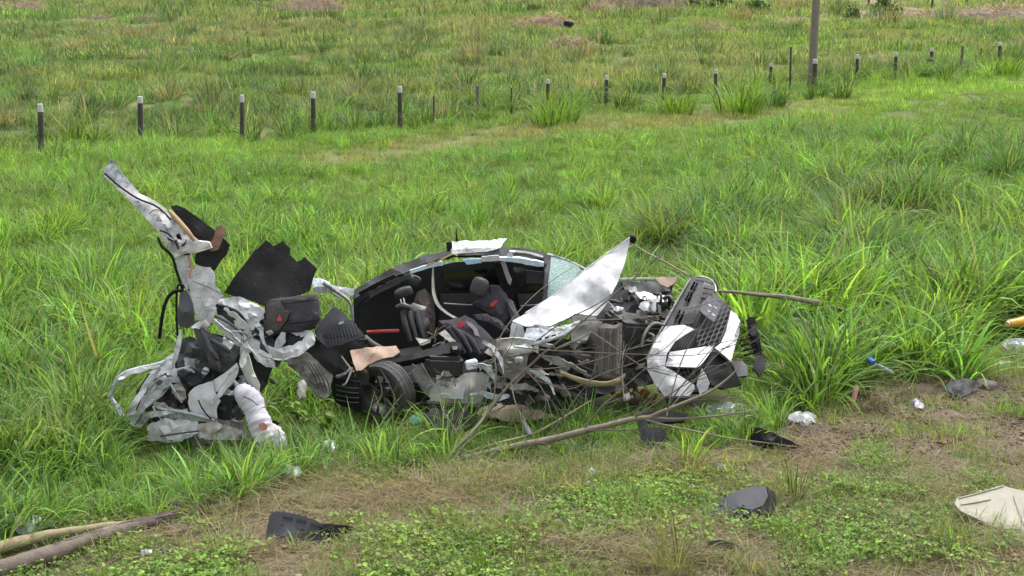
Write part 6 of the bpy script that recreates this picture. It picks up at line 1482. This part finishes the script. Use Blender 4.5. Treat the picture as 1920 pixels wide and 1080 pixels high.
def leafy(n=46, h=.5):
    P = Plant()
    for i in range(6):
        a = R(0, 6.28); L_ = R(.6, 1) * h; ln = R(.05, .45)
        W = [Vector((0, 0, 0)), Vector((math.cos(a) * L_ * ln * .5, math.sin(a) * L_ * ln * .5, L_ * .55)), Vector((math.cos(a) * L_ * ln, math.sin(a) * L_ * ln, L_))]
        V, F = tube_geo(W, [.006, .003], 4)
        n0 = len(P.v); P.v += V; P.f += [[q + n0 for q in f] for f in F]; P.c += [(.8, .1)] * len(V)
        for k in range(n // 6):
            t = R(.25, 1); c = W[0].lerp(W[2], t)
            b = R(0, 6.28); c = c + Vector((math.cos(b), math.sin(b), R(-.1, .3))) * .05
            P.leaf(c, (math.cos(b) * .5, math.sin(b) * .5, 1), R(.025, .05), b, sh(), dr(.05))
    return P
for (px, py, h, lab) in ((548, 748, .62, 'yellow green leafy weed between the rolled airbag and the crushed muddy panel'), (612, 812, .4, 'broad leaved weed below the crushed muddy panel'), (560, 800, .4, 'low leafy weed right of the rolled airbag foot')):
    own_plant('leafy_weed', lab, 'weed', leafy(60, h), spot(px, py), 1.0, (.14, .23, .022), 'leafy weeds beside the wreck')
def shrub(n=420, w=1.6, h=1.2):
    P = Plant()
    for i in range(n):
        a = R(0, 6.28); b = R(0, 1.57); r = R(.55, 1.0) * (1 + .35 * mnoise.noise(Vector((math.cos(a) * 2, math.sin(a) * 2, b * 2))))
        P.leaf((math.cos(a) * math.cos(b) * r * w, math.sin(a) * math.cos(b) * r * w * .7, math.sin(b) * r * h), (R(-1, 1), R(-1, 1), R(.2, 1)), R(.07, .16), R(0, 6), sh(), dr(.05))
    return P
for (px, py, s_, t_, lab) in ((1300, 20, 1.0, (.05, .115, .03), 'dark green bush right of the long grey brush pile'), (1350, 24, 1.25, (.042, .10, .028), 'broad dark green bush at the top edge between brush pile and utility pole'),
                          (1420, 27, 1.0, (.05, .12, .035), 'dark green bush at the edge of the reddish soil left of the pole'), (1598, 36, .75, (.045, .075, .03), 'small dark grey green bush right of the utility pole'), (1660, 26, 1.1, (.06, .125, .035), 'low green bush below the far posts on reddish soil')):
    own_plant('bush', lab, 'bush', shrub(), spot(px, py), s_, t_, 'bushes at the far side of the field')
def root_ball():
    P = Plant()
    for i in range(260):
        a, b = R(0, 6.28), R(-.2, 1.2)
        r = R(.1, .22)
        c = Vector((math.cos(a) * math.cos(b) * r, math.sin(a) * math.cos(b) * r * .8, math.sin(b) * r * .9))
        P.blade(c, R(0, 6.28), R(.08, .2), R(.004, .008), R(.4, 2.2), R(-1, 1), 3, sh(), R(.4, .9))
    return P
own_plant('root_clump', 'grey brown dry root clump beside the reddish stake', 'root clump', root_ball(), spot(1655, 762), 1.15, (.16, .12, .085))
def litter():
    P = Plant()
    for i in range(70):
        a = R(0, 6.28); r = .28 * math.sqrt(random.random())
        P.leaf((math.cos(a) * r, math.sin(a) * r * .7, R(.02, .16) * (1 - r)), (R(-1, 1), R(-1, 1), R(.3, 1)), R(.03, .065), R(0, 6), sh(), R(0, .4))
    return P
own_plant('leaf_heap', 'heap of dry reddish leaves under the edge of the white bumper', 'leaf heap', litter(), spot(1188, 752), 1.1, (.30, .16, .09))

# ================================================================== fence posts, pole, straw heaps in the pasture
POSTW = surf('post_white_tip', (.45, .45, .44), .7, dirt=(.4, .4, .38), dirt_amt=.3)
POSTD = surf('dark_post', (.050, .044, .038), .9, dirt=(.12, .11, .095), dirt_amt=.45, scale=6, bump=.5)
FENCE = [(78, 195, 291, 13, 1, -5), (264, 181, 262, 12, 1, -3), (454, 178, 267, 10, 1, -1), (588, 172, 251, 11, 1, -2), (750, 162, 237, 10, 1, -1), (813, 180, 230, 4, 0, 1), (895, 160, 216, 9, 0, 1), (959, 165, 208, 4, 0, 0),
         (1027, 149, 200, 9, 1, 1), (1136, 141, 197, 9, 1, 3), (1244, 138, 188, 10, 1, 3), (1341, 130, 182, 9, 1, 2), (1443, 119, 158, 8, 1, 6), (1481, 88, 166, 5, 0, 4), (1527, 111, 163, 12, 1, 3), (1606, 102, 155, 9, 1, 3),
         (1679, 99, 143, 9, 1, 2), (1746, 90, 130, 9, 1, 2), (1801, 86, 134, 8, 0, 8), (1839, 90, 115, 4, 0, 2), (1874, 80, 120, 10, 1, 2)]
FL = ['stout white tipped post at the left end of the fence', 'second white tipped post from the left end of the fence', 'slim white tipped post above the torn roof pillar and carpet panel', 'white tipped post fourth from the left end of the fence',
      'white tipped post just left of a thin untipped stake', 'thin short stake right of the fifth white tipped post', 'grey post without a white tip, above the wrecked cabin roof', 'thin stake between the untipped grey post and the clump post',
      'short white tipped post rising out of a bright grass clump', 'white tipped post right of the clump post, above the raised bonnet', 'white tipped post midway between the bonnet tip and utility pole', 'white tipped post at the left side of the tallest pale grass clump',
      'short leaning white tipped post above the dark bushy clump', 'tall thin bare stake left of the utility pole', 'thick white tipped post standing in front of the utility pole', 'first white tipped post right of the utility pole',
      'second white tipped post right of the utility pole', 'white tipped post with a dark lump tied half way up', 'leaning untipped post right of the post with a dark lump', 'thin faint stake between the leaning post and the last post', 'last white tipped post at the right end of the fence']
for (px, y0, y1, w, tip, lean), lab in zip(FENCE, FL):
    b = gnd(px, y1 + 3); top = at(px - lean * .9 if False else px - lean * .0, y0, b.y)
    dpx = -lean
    top = at(px + (lean if px > 960 else lean) * .55, y0, b.y)
    r = w / 2 / FPX * math.hypot(b.y, CAM_H) * (.84 if px < 1000 else .76)
    p = thing('fence_post', lab, 'fence post', b, 'posts of the near fence')
    ax = top - b
    W = [b + Vector((0, 0, -.1)), b + ax * .3, b + ax * .62, b + ax * (.86 if tip else 1.0)]
    V, F = tube_geo(W, [r * 1.08, r, r * .95, r * .93], 9, .16)
    fin('shaft', V, F, POSTD if (tip or w < 6) else surf('grey_post', (.14, .125, .10), .9, dirt=(.08, .07, .06), dirt_amt=.4, scale=6), p, 50)
    if tip:
        V, F = tube_geo([b + ax * .855, b + ax * .93, b + ax * 1.0], [r * 1.03, r * 1.04, r * .9], 9, .08)
        fin('painted_tip', V, F, POSTW, p, 50)
    if px == 1746:
        lump('tied_lump', at(px - 1, 119, b.y - .15), (.36, .3, .42), surf('dark_lump', (.04, .038, .034), .9, bump=.6), p, dent=.35, n=10)
for i, (px, y1, lab) in enumerate(((1512, 9, 'far fence post just left of the utility pole'), (1576, 14, 'far fence post on reddish soil, first right of the pole'), (1628, 13, 'far fence post on reddish soil, second right of the pole'), (1747, 19, 'far fence post on reddish soil, third right of the pole'), (1812, 10, 'far thick post in grey brush, fourth right of the pole'), (1879, 13, 'far fence post on reddish soil at the right end'))):
    b = gnd(px, y1)
    p = thing('fence_post', lab, 'fence post', b, 'posts of the far fence')
    V, F = tube_geo([b + Vector((0, 0, -.1)), b + Vector((.02, 0, .8)), b + Vector((.05, 0, 1.6))], [.16 if px == 1812 else .11, .10, .09], 8, .15)
    fin('shaft', V, F, POSTD, p, 50)
pole = thing('utility_pole', 'tall grey wooden utility pole standing behind the near fence', 'utility pole', gnd(1521, 163))
b = gnd(1521, 163)
V, F = tube_geo([b + Vector((0, 0, -.2)), b + Vector((.06, 0, 3)), b + Vector((.14, 0, 6)), b + Vector((.2, 0, 9))], [.165, .15, .14, .13], 14, .05)
fin('shaft', V, F, surf('pole_wood', (.20, .165, .135), .9, dirt=(.13, .10, .09), dirt_amt=.4, scale=3, bump=.4), pole, 50)
fin('cross_arm', *box_geo(b + Vector((.19, 0, 8.6)), (1.6, .12, .14), (0, 0, .2), .01), surf('pole_wood', (0, 0, 0)), pole, 40)
for dx in (-.7, 0.0, .7):
    V, F = tube_geo([b + Vector((.19 + dx, 0, 8.67)), b + Vector((.19 + dx, 0, 8.75)), b + Vector((.19 + dx, 0, 8.86))], [.03, .05, .03], 8)
    fin('insulator', V, F, surf('insulator_brown', (.12, .06, .04), .3), pole)

def straw_heap(label, px, py, w, h, d, tint, n=1100, name='straw_heap', cat='straw heap', bl=.5, bw=.035):
    g = gnd(px, py); h = h * 1.35 + .25
    P = Plant()
    for i in range(n):
        a = R(0, 6.283); r = math.sqrt(random.random())
        hh = h * (1 - r * r) * R(.5, 1) * (.7 + .5 * mnoise.noise(Vector((math.cos(a) * r * 2, math.sin(a) * r * 2, px))))
        P.blade((math.cos(a) * r * w / 2, math.sin(a) * r * d / 2, hh), R(0, 6.28), R(.5, 1.3) * bl, R(.7, 1.7) * bw, R(.7, 1.8), R(-.3, .9), 3, sh(), R(0, .5), twist=R(-1, 1))
    m = plant_mat(name + '_fibre', fixed=tint, transl=.15, gloss=.1)
    root = thing(name, label, cat, g, 'straw and brush heaps in the pasture')
    V, F = [], []
    nr, na = 6, 20
    for i in range(nr + 1):
        for k in range(na):
            r = i / nr; a = 6.283 * k / na
            z = h * .5 * (1 - r * r) * (1 + .5 * mnoise.noise(Vector((math.cos(a) * r * 3, math.sin(a) * r * 3, px * .1)))) - .08
            V.append(g + Vector((math.cos(a) * r * w / 2, math.sin(a) * r * d / 2, z)))
    for i in range(nr):
        for k in range(na):
            k2 = (k + 1) % na
            F.append([i * na + k, (i + 1) * na + k, (i + 1) * na + k2, i * na + k2])
    fin('mound', V, F, surf(name + '_mound' + str(int(px)), tuple(c * .6 for c in tint), .95, bump=.8, bscale=6), root, 80)
    me = P.mesh('straw', m)
    o = bpy.data.objects.new('straw', me); COL.objects.link(o); o.parent = root
    tag(o, kind='stuff')
    return root
straw_heap('brown straw heap cut off by the top left edge of the field', 45, 22, 5.5, 1.0, 5, (.24, .165, .11))
straw_heap('wide dark brown straw heap at the top edge left of centre', 588, 27, 8.5, 1.5, 6, (.22, .14, .10), 1500)
straw_heap('pointed brown straw heap with a black mouth at its foot, below the brush pile', 1024, 52, 5.0, .85, 3.8, (.28, .19, .125), 1200)
straw_heap('low flat straw heap in front of the pointed brown heap', 1072, 92, 3.0, .5, 2.6, (.25, .18, .11), 700)
straw_heap('long grey brush pile along the top edge right of the straw heaps', 1210, 20, 10.5, 1.6, 6, (.15, .115, .09), 1500, 'brush_pile', 'brush pile', .9, .05)
straw_heap('brown brush heap at the left end of the long grey brush pile', 1130, 24, 4.0, 1.0, 4, (.22, .145, .09), 700)
straw_heap('grey brown brush heap by the far fence at the top right corner', 1850, 34, 12, .9, 9, (.21, .15, .10), 1200, 'brush_pile', 'brush pile', .9, .05)
straw_heap('small dry heap in the green field right of the straw heaps', 1345, 62, 2.6, .4, 2.5, (.21, .15, .085), 400)
straw_heap('dull brown flattened heap near the left side of the field', 185, 38, 3.4, .35, 3, (.15, .11, .065), 400)
straw_heap('small dark dry heap between the two left straw heaps', 280, 40, 2.6, .35, 3, (.15, .11, .065), 400)
lump('pipe_end', gnd(1066, 50, .35), (.75, .6, .7), BLACKP, None, dent=.25, n=10)
tag(bpy.data.objects['pipe_end'], 'black dark object at the right foot of the pointed straw heap', 'debris')

# shattered crumbs strewn over the verge and round the wreck: nobody could count them
cr_ = random.Random(44)
groups_ = {'white': [], 'dark': [], 'glass': []}
for k in range(520):
    if k % 3: px, py = cr_.gauss(1000, 330), cr_.uniform(790, 1075)
    else: px, py = cr_.gauss(1620, 190), cr_.uniform(665, 900)
    if px < 300 or px > 1980: continue
    g = gnd(px, py); z = float(ground_z(np.array([g.x]), np.array([g.y]))[0])
    q = cr_.choice((.008, .012, .016, .022)) if k % 17 else .05
    c = g + Vector((0, 0, z + q * .4)); a = cr_.uniform(0, 6.28)
    n = cr_.choice((3, 4, 5)); V = []
    tilt = Euler((cr_.uniform(-.6, .6), cr_.uniform(-.6, .6), a)).to_matrix()
    top = [tilt @ Vector((q * cr_.uniform(.5, 1.2) * math.cos(6.28 * j / n), q * cr_.uniform(.4, 1) * math.sin(6.28 * j / n), 0)) for j in range(n)]
    V = [c + t for t in top] + [c + t - Vector((0, 0, .004)) for t in top]
    F = [list(range(n)), list(reversed(range(n, 2 * n)))] + [[(j + 1) % n, j, n + j, n + (j + 1) % n] for j in range(n)]
    groups_['white' if k % 5 < 2 else ('dark' if k % 5 < 4 else 'glass')].append((V, F))
for key, m_ in (('white', PALE), ('dark', BLACKP), ('glass', CLEAR)):
    o = fin('debris', *join_geo(groups_[key]), m_, None)
    tag(o, {'white': 'white chips of broken trim strewn over the verge', 'dark': 'black chips of broken plastic strewn over the verge', 'glass': 'clear crumbs of shattered glass strewn over the verge'}[key], kind='stuff')
